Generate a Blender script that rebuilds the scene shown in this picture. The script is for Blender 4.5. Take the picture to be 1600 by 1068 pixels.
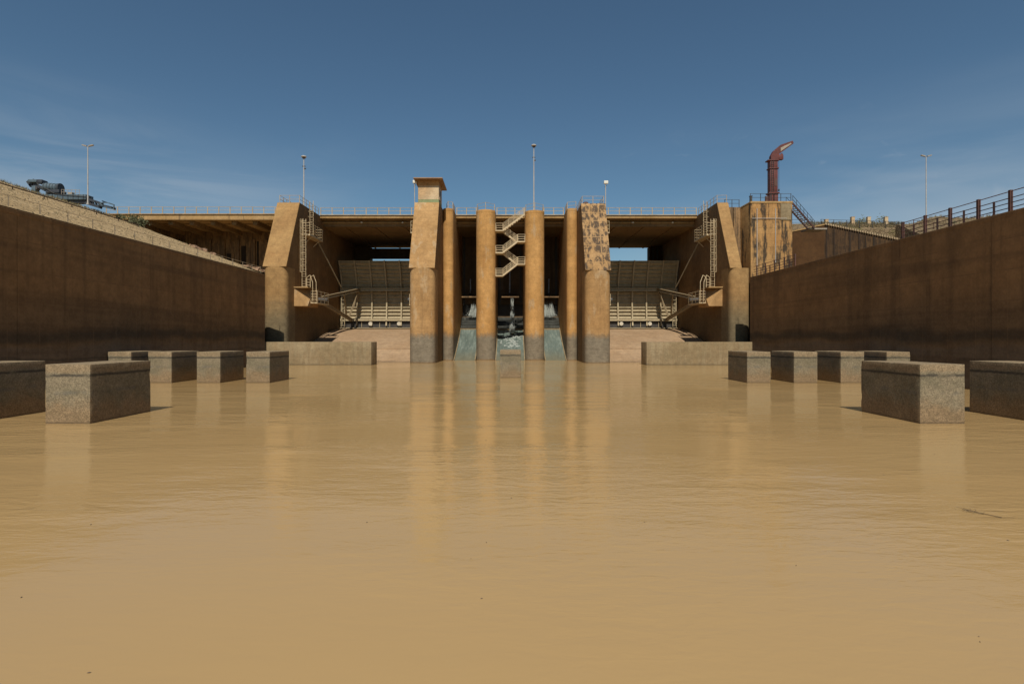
import bpy, bmesh, math, random
import numpy as np
from mathutils import Vector, Matrix, noise as mnoise
R = math.radians
random.seed(7)
for o in list(bpy.data.objects): bpy.data.objects.remove(o)
sc = bpy.context.scene
col = sc.collection

# ---------------------------------------------------------------- camera
F = 888.9; CAMZ = 3.4
cd = bpy.data.cameras.new('camera'); cam = bpy.data.objects.new('camera', cd); col.objects.link(cam)
cam.location = (0, 0, CAMZ); cam.rotation_euler = (R(90), 0, 0)
cd.sensor_width = 36; cd.lens = 20; cd.shift_x = 2/1600; cd.shift_y = -6/1600
cd.clip_start = 0.1; cd.clip_end = 6000
sc.camera = cam
# ---------------------------------------------------------------- world, sun, exposure
SUN_EL = R(51); SUN_AZ = R(180.3)        # behind the photographer, shining along the channel
w = bpy.data.worlds.new('World'); sc.world = w; w.use_nodes = True
nt = w.node_tree; nt.nodes.clear()
def N(t, typ, **k):
    n = t.nodes.new(typ)
    for a, b in k.items(): setattr(n, a, b)
    return n
out = N(nt, 'ShaderNodeOutputWorld'); bg = N(nt, 'ShaderNodeBackground'); bg.inputs[1].default_value = 0.062
sky = N(nt, 'ShaderNodeTexSky'); sky.sky_type = 'NISHITA'; sky.sun_disc = False
sky.sun_elevation = SUN_EL; sky.sun_rotation = SUN_AZ
sky.air_density = 1.0; sky.dust_density = 0.6; sky.ozone_density = 2.2; sky.altitude = 500
tc = N(nt, 'ShaderNodeTexCoord')
# thin high cloud: streaks across the sky dome, different lie to the left and to the right
sep = N(nt, 'ShaderNodeSeparateXYZ'); nt.links.new(tc.outputs['Generated'], sep.inputs[0])
def wm(op, a, b=None):
    n = N(nt, 'ShaderNodeMath', operation=op)
    for i, v in enumerate((a, b)):
        if v is None: continue
        if isinstance(v, (int, float)): n.inputs[i].default_value = v
        else: nt.links.new(v, n.inputs[i])
    return n.outputs[0]
def wss(v, a, b):
    n = N(nt, 'ShaderNodeMapRange'); n.interpolation_type = 'SMOOTHSTEP'; n.inputs[1].default_value = a; n.inputs[2].default_value = b; nt.links.new(v, n.inputs[0]); return n.outputs[0]
def wnoise(rot, scl, loc, scale, det=7, rough=.55, dist=.3):
    m = N(nt, 'ShaderNodeMapping'); m.inputs['Rotation'].default_value = (0, R(rot), 0); m.inputs['Scale'].default_value = scl; m.inputs['Location'].default_value = loc
    nt.links.new(tc.outputs['Generated'], m.inputs[0])
    n = N(nt, 'ShaderNodeTexNoise'); n.inputs['Scale'].default_value = scale; n.inputs['Detail'].default_value = det; n.inputs['Roughness'].default_value = rough; n.inputs['Distortion'].default_value = dist
    nt.links.new(m.outputs[0], n.inputs[0]); return n.outputs[0]
low = wss(sep.outputs['Z'], .38, .10)
right = wss(sep.outputs['X'], .08, .66); left = wss(sep.outputs['X'], -.12, -.52)
broadR = wss(wnoise(32, (.7, 1, 4.2), (1.3, .5, .9), 2.0, 4, .5), .36, .62)
fineR = wss(wnoise(30, (1.6, 1, 9), (1.2, 0, .6), 1.6, 8, .6), .42, .70)
wispL = wss(wnoise(-13, (1.3, 1, 8), (.3, 0, .75), 2.0, 7, .58, .6), .46, .68)
softL = wss(wnoise(-16, (.8, 1, 3.0), (.4, 0, .3), 1.6, 4, .5), .40, .68)
dots = wm('MULTIPLY', wss(wnoise(20, (1, 1, 2.2), (2.2, 0, .4), 16, 4, .6, .6), .60, .74), wss(wnoise(10, (1, 1, 1), (.2, 0, .7), 3.2, 2), .44, .58))
cr = wm('MULTIPLY', right, wm('ADD', wm('MULTIPLY', broadR, .55), wm('MULTIPLY', fineR, .30)))
cl_ = wm('MULTIPLY', left, wm('ADD', wm('MULTIPLY', softL, .22), wm('MULTIPLY', wispL, .34)))
m3_ = wm('MULTIPLY', low, wm('ADD', wm('ADD', cr, cl_), wm('MULTIPLY', wm('MULTIPLY', dots, wss(sep.outputs['X'], .02, .2)), .30)))
m3 = N(nt, 'ShaderNodeMath', operation='MULTIPLY'); nt.links.new(m3_, m3.inputs[0]); m3.inputs[1].default_value = 1.0
mixc = N(nt, 'ShaderNodeMix', data_type='RGBA'); nt.links.new(m3.outputs[0], mixc.inputs[0])
hs = N(nt, 'ShaderNodeHueSaturation'); hs.inputs['Saturation'].default_value = 1.0; hs.inputs['Value'].default_value = 1.0
nt.links.new(sky.outputs[0], hs.inputs['Color'])
tint = N(nt, 'ShaderNodeMix', data_type='RGBA', blend_type='MULTIPLY'); tint.inputs[0].default_value = 1; tint.inputs[7].default_value = (.93, 1.14, 1.13, 1)
nt.links.new(hs.outputs[0], tint.inputs[6]); nt.links.new(tint.outputs[2], mixc.inputs[6]); mixc.inputs[7].default_value = (7.2, 8.0, 8.8, 1)
nt.links.new(mixc.outputs[2], bg.inputs[0]); nt.links.new(bg.outputs[0], out.inputs[0])
sl = bpy.data.lights.new('sun', 'SUN'); sl.energy = 4.5; sl.angle = R(0.5); sl.color = (1, 0.93, 0.82)
so = bpy.data.objects.new('sun', sl); col.objects.link(so)
so.rotation_euler = (math.pi/2 - SUN_EL, 0, R(-0.3)); so.location = (0, -40, 60)
sc.view_settings.view_transform = 'Standard'; sc.view_settings.look = 'None'; sc.view_settings.gamma = 1
sc.view_settings.exposure = 0.0

# ---------------------------------------------------------------- materials
def newmat(name):
    m = bpy.data.materials.new(name); m.use_nodes = True; t = m.node_tree
    return m, t, t.nodes['Principled BSDF']
def L(t, a, b): t.links.new(a, b)
def mth(t, op, a, b=None, c=None):
    n = t.nodes.new('ShaderNodeMath'); n.operation = op
    for i, v in enumerate((a, b, c)):
        if v is None: continue
        if isinstance(v, (int, float)): n.inputs[i].default_value = v
        else: L(t, v, n.inputs[i])
    return n.outputs[0]
def mixn(t, f, a, b, blend='MIX'):
    n = t.nodes.new('ShaderNodeMix'); n.data_type = 'RGBA'; n.blend_type = blend
    for s, v in ((n.inputs[0], f), (n.inputs[6], a), (n.inputs[7], b)):
        if isinstance(v, (int, float)): s.default_value = v
        elif isinstance(v, tuple): s.default_value = (*v, 1)
        else: L(t, v, s)
    return n.outputs[2]
def noi(t, vec, scale, detail=5, rough=.6, mscale=None, dist=0):
    if mscale:
        m = t.nodes.new('ShaderNodeMapping'); m.inputs['Scale'].default_value = mscale; L(t, vec, m.inputs[0]); vec = m.outputs[0]
    n = t.nodes.new('ShaderNodeTexNoise'); n.inputs['Scale'].default_value = scale; n.inputs['Detail'].default_value = detail
    n.inputs['Roughness'].default_value = rough; n.inputs['Distortion'].default_value = dist
    L(t, vec, n.inputs[0]); return n.outputs[0]
def ss(t, v, a, b):
    n = t.nodes.new('ShaderNodeMapRange'); n.interpolation_type = 'SMOOTHSTEP'
    n.inputs[1].default_value = a; n.inputs[2].default_value = b; L(t, v, n.inputs[0]); return n.outputs[0]
def posn(t):
    g = t.nodes.new('ShaderNodeNewGeometry'); s = t.nodes.new('ShaderNodeSeparateXYZ'); L(t, g.outputs['Position'], s.inputs[0])
    return g.outputs['Position'], s.outputs

def concrete(name, c1, c2, stain=(.05,.035,.02), streak=.6, lift=.6, grey=None, greyz=3.6, greycol=(.30,.27,.22), board=.25,
             wave=0, psc=((1.1,1.1,.5),(2.4,2.4,.22)), pth=(.455,.54), patch=0.0, patchcol=(.04,.035,.03), pale=0.0, palecol=(.5,.42,.3), zdark=None, rough=.88, cells=0.0, transw=1.1):
    m, t, b = newmat(name); P, S = posn(t)
    big = noi(t, P, .22, 4, .6); fine = noi(t, P, 5.5, 6, .7); mid = noi(t, P, 1.3, 5, .65)
    c = mixn(t, ss(t, big, .35, .65), c1, c2)
    # pour lines (lifts) and board marks
    zz = mth(t, 'FRACT', mth(t, 'DIVIDE', mth(t, 'ADD', S[2], mth(t,'MULTIPLY', mid, .05)), lift))
    line = mth(t, 'MULTIPLY', mth(t, 'LESS_THAN', zz, .055/lift), ss(t, mid, .38, .6))
    c = mixn(t, mth(t, 'MULTIPLY', line, board), c, stain)
    # each lift a slightly different batch
    zl = mth(t, 'FLOOR', mth(t, 'DIVIDE', S[2], lift*2))
    wn = t.nodes.new('ShaderNodeTexWhiteNoise'); wn.noise_dimensions = '1D'; L(t, zl, wn.inputs['W'])
    c = mixn(t, mth(t, 'MULTIPLY', wn.outputs[0], .22), c, tuple(x*.6 for x in c1))
    # run-down streaks
    st = noi(t, P, 1.0, 5, .6, (2.6, 2.6, .10)); st2 = noi(t, P, 1.0, 4, .6, (.7, .7, .05))
    sf = mth(t, 'MULTIPLY', ss(t, st, .5, .72), ss(t, st2, .42, .62))
    c = mixn(t, mth(t, 'MULTIPLY', sf, streak), c, stain)
    if pale:
        pf = mth(t, 'MULTIPLY', ss(t, noi(t, P, 1.0, 5, .6, (.9, .9, .28)), .56, .66), pale)
        c = mixn(t, pf, c, palecol)
    if patch:
        pn = noi(t, P, 1.0, 6, .7, psc[0]); pn2 = noi(t, P, 1.0, 4, .7, psc[1])
        pf = mth(t, 'MULTIPLY', ss(t, mth(t, 'MULTIPLY', mth(t, 'ADD', pn, pn2), .5), *pth), patch)
        if cells:
            gx = mth(t, 'GREATER_THAN', mth(t, 'ABSOLUTE', mth(t, 'SUBTRACT', mth(t, 'FRACT', mth(t, 'DIVIDE', S[0], cells)), .5)), .44)
            gz = mth(t, 'GREATER_THAN', mth(t, 'ABSOLUTE', mth(t, 'SUBTRACT', mth(t, 'FRACT', mth(t, 'DIVIDE', S[2], cells)), .5)), .45)
            g = mth(t, 'MAXIMUM', gx, gz); pf = mth(t, 'MULTIPLY', pf, mth(t, 'SUBTRACT', 1.0, mth(t, 'MULTIPLY', g, .75)))
        c = mixn(t, pf, c, patchcol)
    if grey:
        zn = mth(t, 'ADD', S[2], mth(t, 'ADD', mth(t, 'MULTIPLY', mth(t, 'SUBTRACT', noi(t, P, .35, 4, .6), .5), 1.2), mth(t, 'MULTIPLY', mth(t, 'SUBTRACT', noi(t, P, 1.0, 4, .7, (2.2,2.2,.3)), .5), 1.3)))
        gf = ss(t, zn, greyz + transw, greyz)
        gc = mixn(t, ss(t, noi(t, P, 1.6, 5, .7, (1, 1, 2.5)), .35, .7), greycol, tuple(x*.72 for x in greycol))
        c = mixn(t, mth(t, 'MULTIPLY', gf, grey), c, gc)
        # old water mark
        wm = mth(t, 'MULTIPLY', ss(t, mth(t, 'ABSOLUTE', mth(t, 'SUBTRACT', zn, greyz + transw*.6)), .28, .0), .22*grey)
        c = mixn(t, wm, c, (.09, .08, .06))
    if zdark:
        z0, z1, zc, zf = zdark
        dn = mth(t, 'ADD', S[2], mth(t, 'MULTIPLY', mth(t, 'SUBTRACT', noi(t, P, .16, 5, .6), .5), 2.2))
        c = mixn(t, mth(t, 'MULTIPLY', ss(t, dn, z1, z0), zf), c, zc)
    if wave:      # old flood marks: wavy dark bands left by standing water, silt-grey below
        wz = mth(t, 'ADD', S[2], mth(t, 'MULTIPLY', mth(t, 'SUBTRACT', noi(t, P, 1.0, 4, .6, (.07,.07,.25)), .5), 2.6))
        c = mixn(t, mth(t, 'MULTIPLY', ss(t, mth(t, 'ABSOLUTE', mth(t, 'SUBTRACT', wz, 3.7)), .75, .1), .75), c, (.045,.038,.028))
        c = mixn(t, mth(t, 'MULTIPLY', ss(t, wz, 3.3, 2.7), .75), c, (.125,.10,.075))
        c = mixn(t, mth(t, 'MULTIPLY', ss(t, mth(t, 'ABSOLUTE', mth(t, 'SUBTRACT', wz, 2.0)), .16, .04), .5), c, (.05,.045,.035))
        vy = mth(t, 'ABSOLUTE', mth(t, 'SUBTRACT', mth(t, 'FRACT', mth(t, 'DIVIDE', S[1], 2.4)), .5))
        c = mixn(t, mth(t, 'MULTIPLY', mth(t, 'LESS_THAN', vy, .012), .12), c, (.34,.21,.10))
        vb = noi(t, P, 1.0, 3, .6, (.5,.5,.02)); c = mixn(t, mth(t, 'MULTIPLY', ss(t, vb, .5, .68), .45), c, (.09,.055,.028))
        hb = noi(t, P, 1.0, 3, .6, (.03,.03,.9)); c = mixn(t, mth(t, 'MULTIPLY', ss(t, hb, .5, .66), .35), c, (.08,.05,.027))
    wet = mth(t, 'MULTIPLY', ss(t, mth(t, 'ADD', S[2], mth(t, 'MULTIPLY', mid, .45)), .52, .25), .6)
    c = mixn(t, wet, c, tuple(x*.4 for x in c1))
    c = mixn(t, .5, c, mixn(t, ss(t, mth(t, 'ADD', mth(t, 'MULTIPLY', fine, .45), mth(t, 'MULTIPLY', mid, .55)), .35, .65), (.6,.6,.6), (1.3,1.3,1.3)), 'MULTIPLY')
    L(t, c, b.inputs['Base Color']); b.inputs['Roughness'].default_value = rough; b.inputs['Specular IOR Level'].default_value = .25
    bp = t.nodes.new('ShaderNodeBump'); bp.inputs['Strength'].default_value = .35; bp.inputs['Distance'].default_value = .03
    h = mth(t, 'ADD', fine, mth(t, 'MULTIPLY', line, -1.2)); L(t, h, bp.inputs['Height']); L(t, bp.outputs[0], b.inputs['Normal'])
    return m
OCH1 = (.50,.27,.095); OCH2 = (.40,.20,.065)
M = {}
M['pier'] = concrete('ochre_pier_concrete', (.42,.25,.105), (.35,.20,.078), streak=.35, stain=(.16,.09,.04), grey=.95, greyz=3.2, greycol=(.21,.18,.13), pale=.5, palecol=(.44,.33,.20))
M['column'] = concrete('ochre_column_concrete', (.54,.30,.105), (.42,.225,.072), streak=.4, stain=(.20,.09,.03), grey=.95, greyz=3.3, greycol=(.21,.18,.13), pale=.5, palecol=(.44,.33,.20), board=.18)
M['bank_pier'] = concrete('bank_pier_concrete', (.37,.225,.09), (.30,.17,.065), streak=.4, stain=(.12,.07,.03), grey=.8, greyz=5.2, greycol=(.15,.13,.08), transw=5.0, board=.3)
M['stained'] = concrete('black_mottled_concrete', (.42,.26,.12), (.36,.21,.085), streak=.4, patch=.92, patchcol=(.07,.05,.035), cells=1.25, board=.3)
M['abut'] = concrete('abutment_concrete', (.42,.245,.095), (.35,.18,.06), streak=.5, patch=.93, psc=((.45,.45,.22),(1.5,1.5,.16)), pth=(.485,.56), patchcol=(.035,.028,.02), board=.4, lift=.9)
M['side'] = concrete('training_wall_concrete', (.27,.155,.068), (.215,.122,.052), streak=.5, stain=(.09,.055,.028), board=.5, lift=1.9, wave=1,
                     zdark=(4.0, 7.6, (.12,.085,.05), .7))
M['flank'] = concrete('flank_concrete_painted_shade', (.27,.155,.062), (.20,.112,.044), streak=.7, stain=(.07,.042,.02), board=.4, lift=1.2, zdark=(5.5, 9.5, (.10,.075,.042), .8))  # side-face shade put into the colour: darker pier concrete, darkest low, with streaks
M['strip'] = concrete('black_strip_stain', (.035,.024,.015), (.05,.03,.018), streak=.5, stain=(.012,.01,.008), board=.1)
M['retain'] = concrete('streaked_retaining_concrete', (.34,.21,.10), (.25,.15,.07), streak=.95, stain=(.03,.02,.012), board=.2, lift=1.5, patch=.5)
M['retain_dark'] = concrete('black_streaked_dark_concrete', (.10,.055,.023), (.07,.038,.017), streak=1.0, stain=(.012,.009,.006), board=.1, lift=1.5, patch=.6, patchcol=(.02,.014,.01))
M['cap'] = concrete('pale_cap_concrete', (.40,.30,.18), (.33,.24,.14), streak=.2, board=0)
M['wing'] = concrete('smooth_wing_wall_concrete', (.088,.042,.014), (.07,.032,.010), streak=.5, stain=(.05,.025,.01), board=.2, lift=1.2)
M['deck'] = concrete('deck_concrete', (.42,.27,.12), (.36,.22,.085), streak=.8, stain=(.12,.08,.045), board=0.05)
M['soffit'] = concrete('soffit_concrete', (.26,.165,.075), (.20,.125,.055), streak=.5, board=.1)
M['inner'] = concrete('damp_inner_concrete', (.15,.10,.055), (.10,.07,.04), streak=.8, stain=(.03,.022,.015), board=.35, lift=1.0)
M['chute'] = concrete('pink_chute_concrete', (.38,.26,.155), (.33,.215,.12), streak=.3, stain=(.22,.15,.09), board=.15, patch=.3, patchcol=(.3,.21,.13))
M['sill'] = concrete('grey_sill_concrete', (.30,.235,.14), (.25,.19,.105), streak=.3, stain=(.13,.09,.05), board=.5, lift=.98, patch=.25, patchcol=(.18,.11,.05))
M['berm'] = concrete('red_berm_stone', (.38,.24,.15), (.30,.18,.11), streak=.1, patch=.35, patchcol=(.14,.10,.07), board=0)
M['cream'] = concrete('cream_plaster', (.58,.45,.28), (.48,.32,.17), streak=.6, stain=(.33,.18,.08), board=0)
M['green_band'] = concrete('faded_green_paint', (.26,.30,.15), (.24,.25,.12), streak=.4, stain=(.2,.15,.08), board=0)
M['ochre_band'] = concrete('ochre_plaster', (.45,.26,.10), (.38,.2,.075), streak=.4, board=0)

def block_mat():
    m, t, b = newmat('exposed_aggregate'); P, S = posn(t)
    v = t.nodes.new('ShaderNodeTexVoronoi'); v.inputs['Scale'].default_value = 34; L(t, P, v.inputs[0])
    wn = t.nodes.new('ShaderNodeSeparateColor'); L(t, v.outputs['Color'], wn.inputs[0])
    big = noi(t, P, .9, 5, .6, (1, 1, 1.6))
    c = mixn(t, ss(t, big, .35, .65), (.235,.195,.13), (.18,.155,.102))
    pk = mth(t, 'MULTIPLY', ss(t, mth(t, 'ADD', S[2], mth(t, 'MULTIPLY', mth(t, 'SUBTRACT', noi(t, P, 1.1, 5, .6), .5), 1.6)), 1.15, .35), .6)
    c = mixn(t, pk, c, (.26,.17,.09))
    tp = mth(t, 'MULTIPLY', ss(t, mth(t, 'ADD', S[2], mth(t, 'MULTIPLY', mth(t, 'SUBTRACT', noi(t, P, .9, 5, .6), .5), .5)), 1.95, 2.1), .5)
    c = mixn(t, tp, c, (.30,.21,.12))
    c = mixn(t, .45, c, mixn(t, ss(t, wn.outputs[0], .1, .9), (.5,.5,.5), (1.5,1.48,1.42)), 'MULTIPLY')
    zz = mth(t, 'ADD', S[2], mth(t, 'MULTIPLY', mth(t, 'SUBTRACT', noi(t, P, 2.2, 4, .6), .5), .10))
    ln = mth(t, 'MULTIPLY', ss(t, mth(t, 'ABSOLUTE', mth(t, 'SUBTRACT', zz, 1.92)), .085, .02), ss(t, noi(t, P, 1.4, 3, .5), .2, .45))
    c = mixn(t, mth(t, 'MULTIPLY', ln, .8), c, (.05,.045,.038))
    ln2 = mth(t, 'MULTIPLY', ss(t, mth(t, 'ABSOLUTE', mth(t, 'SUBTRACT', zz, 1.22)), .12, .02), mth(t, 'MULTIPLY', ss(t, noi(t, P, 1.9, 3, .5), .4, .6), .4))
    c = mixn(t, ln2, c, (.12,.12,.11))
    fine = noi(t, P, 9, 6, .7)
    c = mixn(t, .5, c, mixn(t, ss(t, fine, .3, .7), (.6,.6,.6), (1.3,1.3,1.3)), 'MULTIPLY')
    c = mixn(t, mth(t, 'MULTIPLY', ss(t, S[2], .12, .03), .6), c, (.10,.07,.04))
    L(t, c, b.inputs['Base Color']); b.inputs['Roughness'].default_value = .9; b.inputs['Specular IOR Level'].default_value = .2
    bp = t.nodes.new('ShaderNodeBump'); bp.inputs['Strength'].default_value = .6; bp.inputs['Distance'].default_value = .015
    L(t, mth(t, 'ADD', wn.outputs[0], fine), bp.inputs['Height']); L(t, bp.outputs[0], b.inputs['Normal'])
    return m
M['block'] = block_mat()

def metal(name, c1, c2, rust=(.14,.06,.03), rf=.5, rough=.6, met=.0, sc_=1.5):
    m, t, b = newmat(name); P, S = posn(t)
    c = mixn(t, ss(t, noi(t, P, sc_, 5, .65), .35, .65), c1, c2)
    c = mixn(t, mth(t, 'MULTIPLY', ss(t, noi(t, P, 1, 6, .7, (sc_*2, sc_*2, sc_*.5)), .52, .70), rf), c, rust)
    L(t, c, b.inputs['Base Color']); b.inputs['Roughness'].default_value = rough; b.inputs['Metallic'].default_value = met
    return m
M['cream_metal'] = metal('cream_painted_steel', (.58,.46,.28), (.50,.38,.22), rf=.35)
M['gate'] = metal('dusty_grey_gate_steel', (.44,.36,.22), (.36,.29,.17), rust=(.16,.10,.05), rf=.45)
M['gate_arm'] = metal('dusty_arm_steel', (.32,.25,.15), (.25,.19,.11), rust=(.10,.06,.03), rf=.4)
M['galv'] = metal('weathered_galvanised_steel', (.36,.31,.24), (.28,.24,.18), rf=.35)
M['deckpost'] = metal('pale_dusty_rail_paint', (.48,.38,.25), (.36,.28,.18), rf=.4)
M['pole'] = metal('pale_pole_paint', (.45,.42,.38), (.38,.35,.31), rf=.15)
M['redrail'] = metal('red_oxide_rail_paint', (.11,.045,.03), (.07,.035,.028), rf=.4, rust=(.05,.025,.018))
M['redcrane'] = metal('faded_red_crane_paint', (.13,.028,.02), (.085,.022,.016), rf=.7, rust=(.05,.022,.015))
M['bluemach'] = metal('blue_grey_machine_paint', (.085,.125,.15), (.055,.085,.105), rf=.35, rust=(.06,.05,.05))
M['darkmach'] = metal('dark_machine_steel', (.035,.042,.05), (.025,.03,.04), rf=.3)
M['dark'] = metal('dark_fittings', (.05,.045,.04), (.03,.028,.025), rf=.2)
M['stem'] = metal('bare_stem_steel', (.40,.44,.50), (.30,.34,.40), rf=.15, met=.3, rough=.4)
M['glasswhite'] = metal('milky_lamp_cover', (.75,.72,.62), (.65,.62,.52), rf=.1)
M['roofm'] = metal('rusty_roof_sheet', (.30,.18,.09), (.24,.14,.07), rf=.5)
M['rustpipe'] = metal('rusty_pipe', (.13,.08,.045), (.09,.055,.03), rf=.5)
M['disc'] = metal('pale_roller_steel', (.62,.56,.44), (.5,.45,.34), rf=.2)
M['bark'] = metal('bare_bark', (.14,.09,.05), (.09,.06,.035), rf=.1)

def ground_mat(name, c1, c2, c3, sc1=.25, rocks=2.2, grass=0):
    m, t, b = newmat(name); P, S = posn(t)
    c = mixn(t, ss(t, noi(t, P, sc1, 6, .65), .35, .65), c1, c2)
    v = t.nodes.new('ShaderNodeTexVoronoi'); v.inputs['Scale'].default_value = rocks; v.feature = 'DISTANCE_TO_EDGE'; L(t, P, v.inputs[0])
    e = ss(t, v.outputs[0], .0, .16)
    c = mixn(t, mth(t, 'MULTIPLY', mth(t, 'SUBTRACT', 1.0, e), .35), c, c3)
    f = noi(t, P, 4, 6, .75)
    c = mixn(t, .7, c, mixn(t, ss(t, f, .3, .7), (.45,.45,.45), (1.4,1.4,1.4)), 'MULTIPLY')
    if grass:
        c = mixn(t, mth(t, 'MULTIPLY', ss(t, noi(t, P, .8, 6, .7), .52, .66), grass), c, (.13,.11,.05))
    L(t, c, b.inputs['Base Color']); b.inputs['Roughness'].default_value = .95; b.inputs['Specular IOR Level'].default_value = .1
    bp = t.nodes.new('ShaderNodeBump'); bp.inputs['Strength'].default_value = .8; bp.inputs['Distance'].default_value = .12
    L(t, mth(t, 'ADD', e, f), bp.inputs['Height']); L(t, bp.outputs[0], b.inputs['Normal'])
    return m
M['slope'] = ground_mat('riprap_slope', (.46,.335,.185), (.38,.27,.14), (.20,.14,.075), rocks=1.6, grass=.3)
M['dirt'] = ground_mat('dry_dirt', (.24,.175,.105), (.18,.13,.075), (.12,.085,.05), rocks=1.6, grass=.9)

def leaf_mat(name, a, b_):
    m, t, b = newmat(name)
    g = t.nodes.new('ShaderNodeNewGeometry')
    L(t, mixn(t, g.outputs['Random Per Island'], a, b_), b.inputs['Base Color']); b.inputs['Roughness'].default_value = .8
    return m
M['leaf'] = leaf_mat('dusty_leaves', (.06,.075,.03), (.13,.12,.05))
M['straw'] = leaf_mat('dry_grass_blades', (.25,.19,.09), (.12,.11,.05))

def water_mat():
    m, t, b = newmat('silty_water'); P, S = posn(t)
    c = mixn(t, ss(t, noi(t, P, .05, 3, .5), .3, .7), (.405,.268,.118), (.380,.249,.107))
    L(t, c, b.inputs['Base Color']); b.inputs['Roughness'].default_value = .09; b.inputs['IOR'].default_value = 1.33; b.inputs['Specular IOR Level'].default_value = .3
    # ripples lie across the channel; calmer patches break them up
    a = noi(t, P, 1.0, 3, .55, (1.5, 3.8, 1), .4); d = noi(t, P, 1.0, 2, .5, (.25, .8, 1)); f = noi(t, P, 1.0, 2, .5, (3.5, 9, 1), .6)
    calm = ss(t, noi(t, P, 1.0, 3, .55, (.06, .11, 1)), .40, .62)
    dist = ss(t, S[1], 5.0, 13.0)
    amp = mth(t, 'MULTIPLY', mth(t, 'ADD', mth(t, 'MULTIPLY', calm, .75), .25), mth(t, 'ADD', mth(t, 'MULTIPLY', dist, .75), .25))
    h = mth(t, 'ADD', mth(t, 'ADD', mth(t, 'MULTIPLY', a, .5), mth(t, 'MULTIPLY', f, .12)), mth(t, 'MULTIPLY', d, .9))
    h = mth(t, 'MULTIPLY', h, amp)
    bp = t.nodes.new('ShaderNodeBump'); bp.inputs['Strength'].default_value = 1.0; bp.inputs['Distance'].default_value = .065
    L(t, h, bp.inputs['Height']); L(t, bp.outputs[0], b.inputs['Normal'])
    return m
M['water'] = water_mat()
def sheetwater(name, base, light):
    m, t, b = newmat(name); P, S = posn(t)
    f = noi(t, P, 1.0, 6, .7, (3.0, .55, .55)); g = noi(t, P, 1.0, 4, .6, (1.2, .2, .2))
    c = mixn(t, mth(t, 'MULTIPLY', ss(t, f, .45, .75), .75), base, light)
    c = mixn(t, mth(t, 'MULTIPLY', ss(t, g, .4, .7), .5), c, tuple(x*.5 for x in base))
    low = ss(t, mth(t, 'ADD', S[2], mth(t, 'MULTIPLY', g, 1.2)), 2.6, .4)
    c = mixn(t, mth(t, 'MULTIPLY', low, .8), c, (.17,.155,.10))
    L(t, c, b.inputs['Base Color']); b.inputs['Roughness'].default_value = .25
    bp = t.nodes.new('ShaderNodeBump'); bp.inputs['Strength'].default_value = .8; bp.inputs['Distance'].default_value = .08
    L(t, f, bp.inputs['Height']); L(t, bp.outputs[0], b.inputs['Normal'])
    return m
M['sheet'] = sheetwater('teal_sheet_water', (.13,.165,.145), (.30,.34,.30))
m, t, b = newmat('white_spray'); P, S = posn(t)
L(t, mixn(t, noi(t, P, 3, 4, .6), (.34,.38,.35), (.62,.65,.60)), b.inputs['Base Color']); b.inputs['Roughness'].default_value = .6
b.inputs['Alpha'].default_value = .42
M['foam'] = m
M['ledge'] = concrete('wet_ledge_stone', (.065,.066,.056), (.035,.037,.032), streak=.5, stain=(.2,.21,.19), board=.6, lift=.45, rough=.4)

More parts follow.
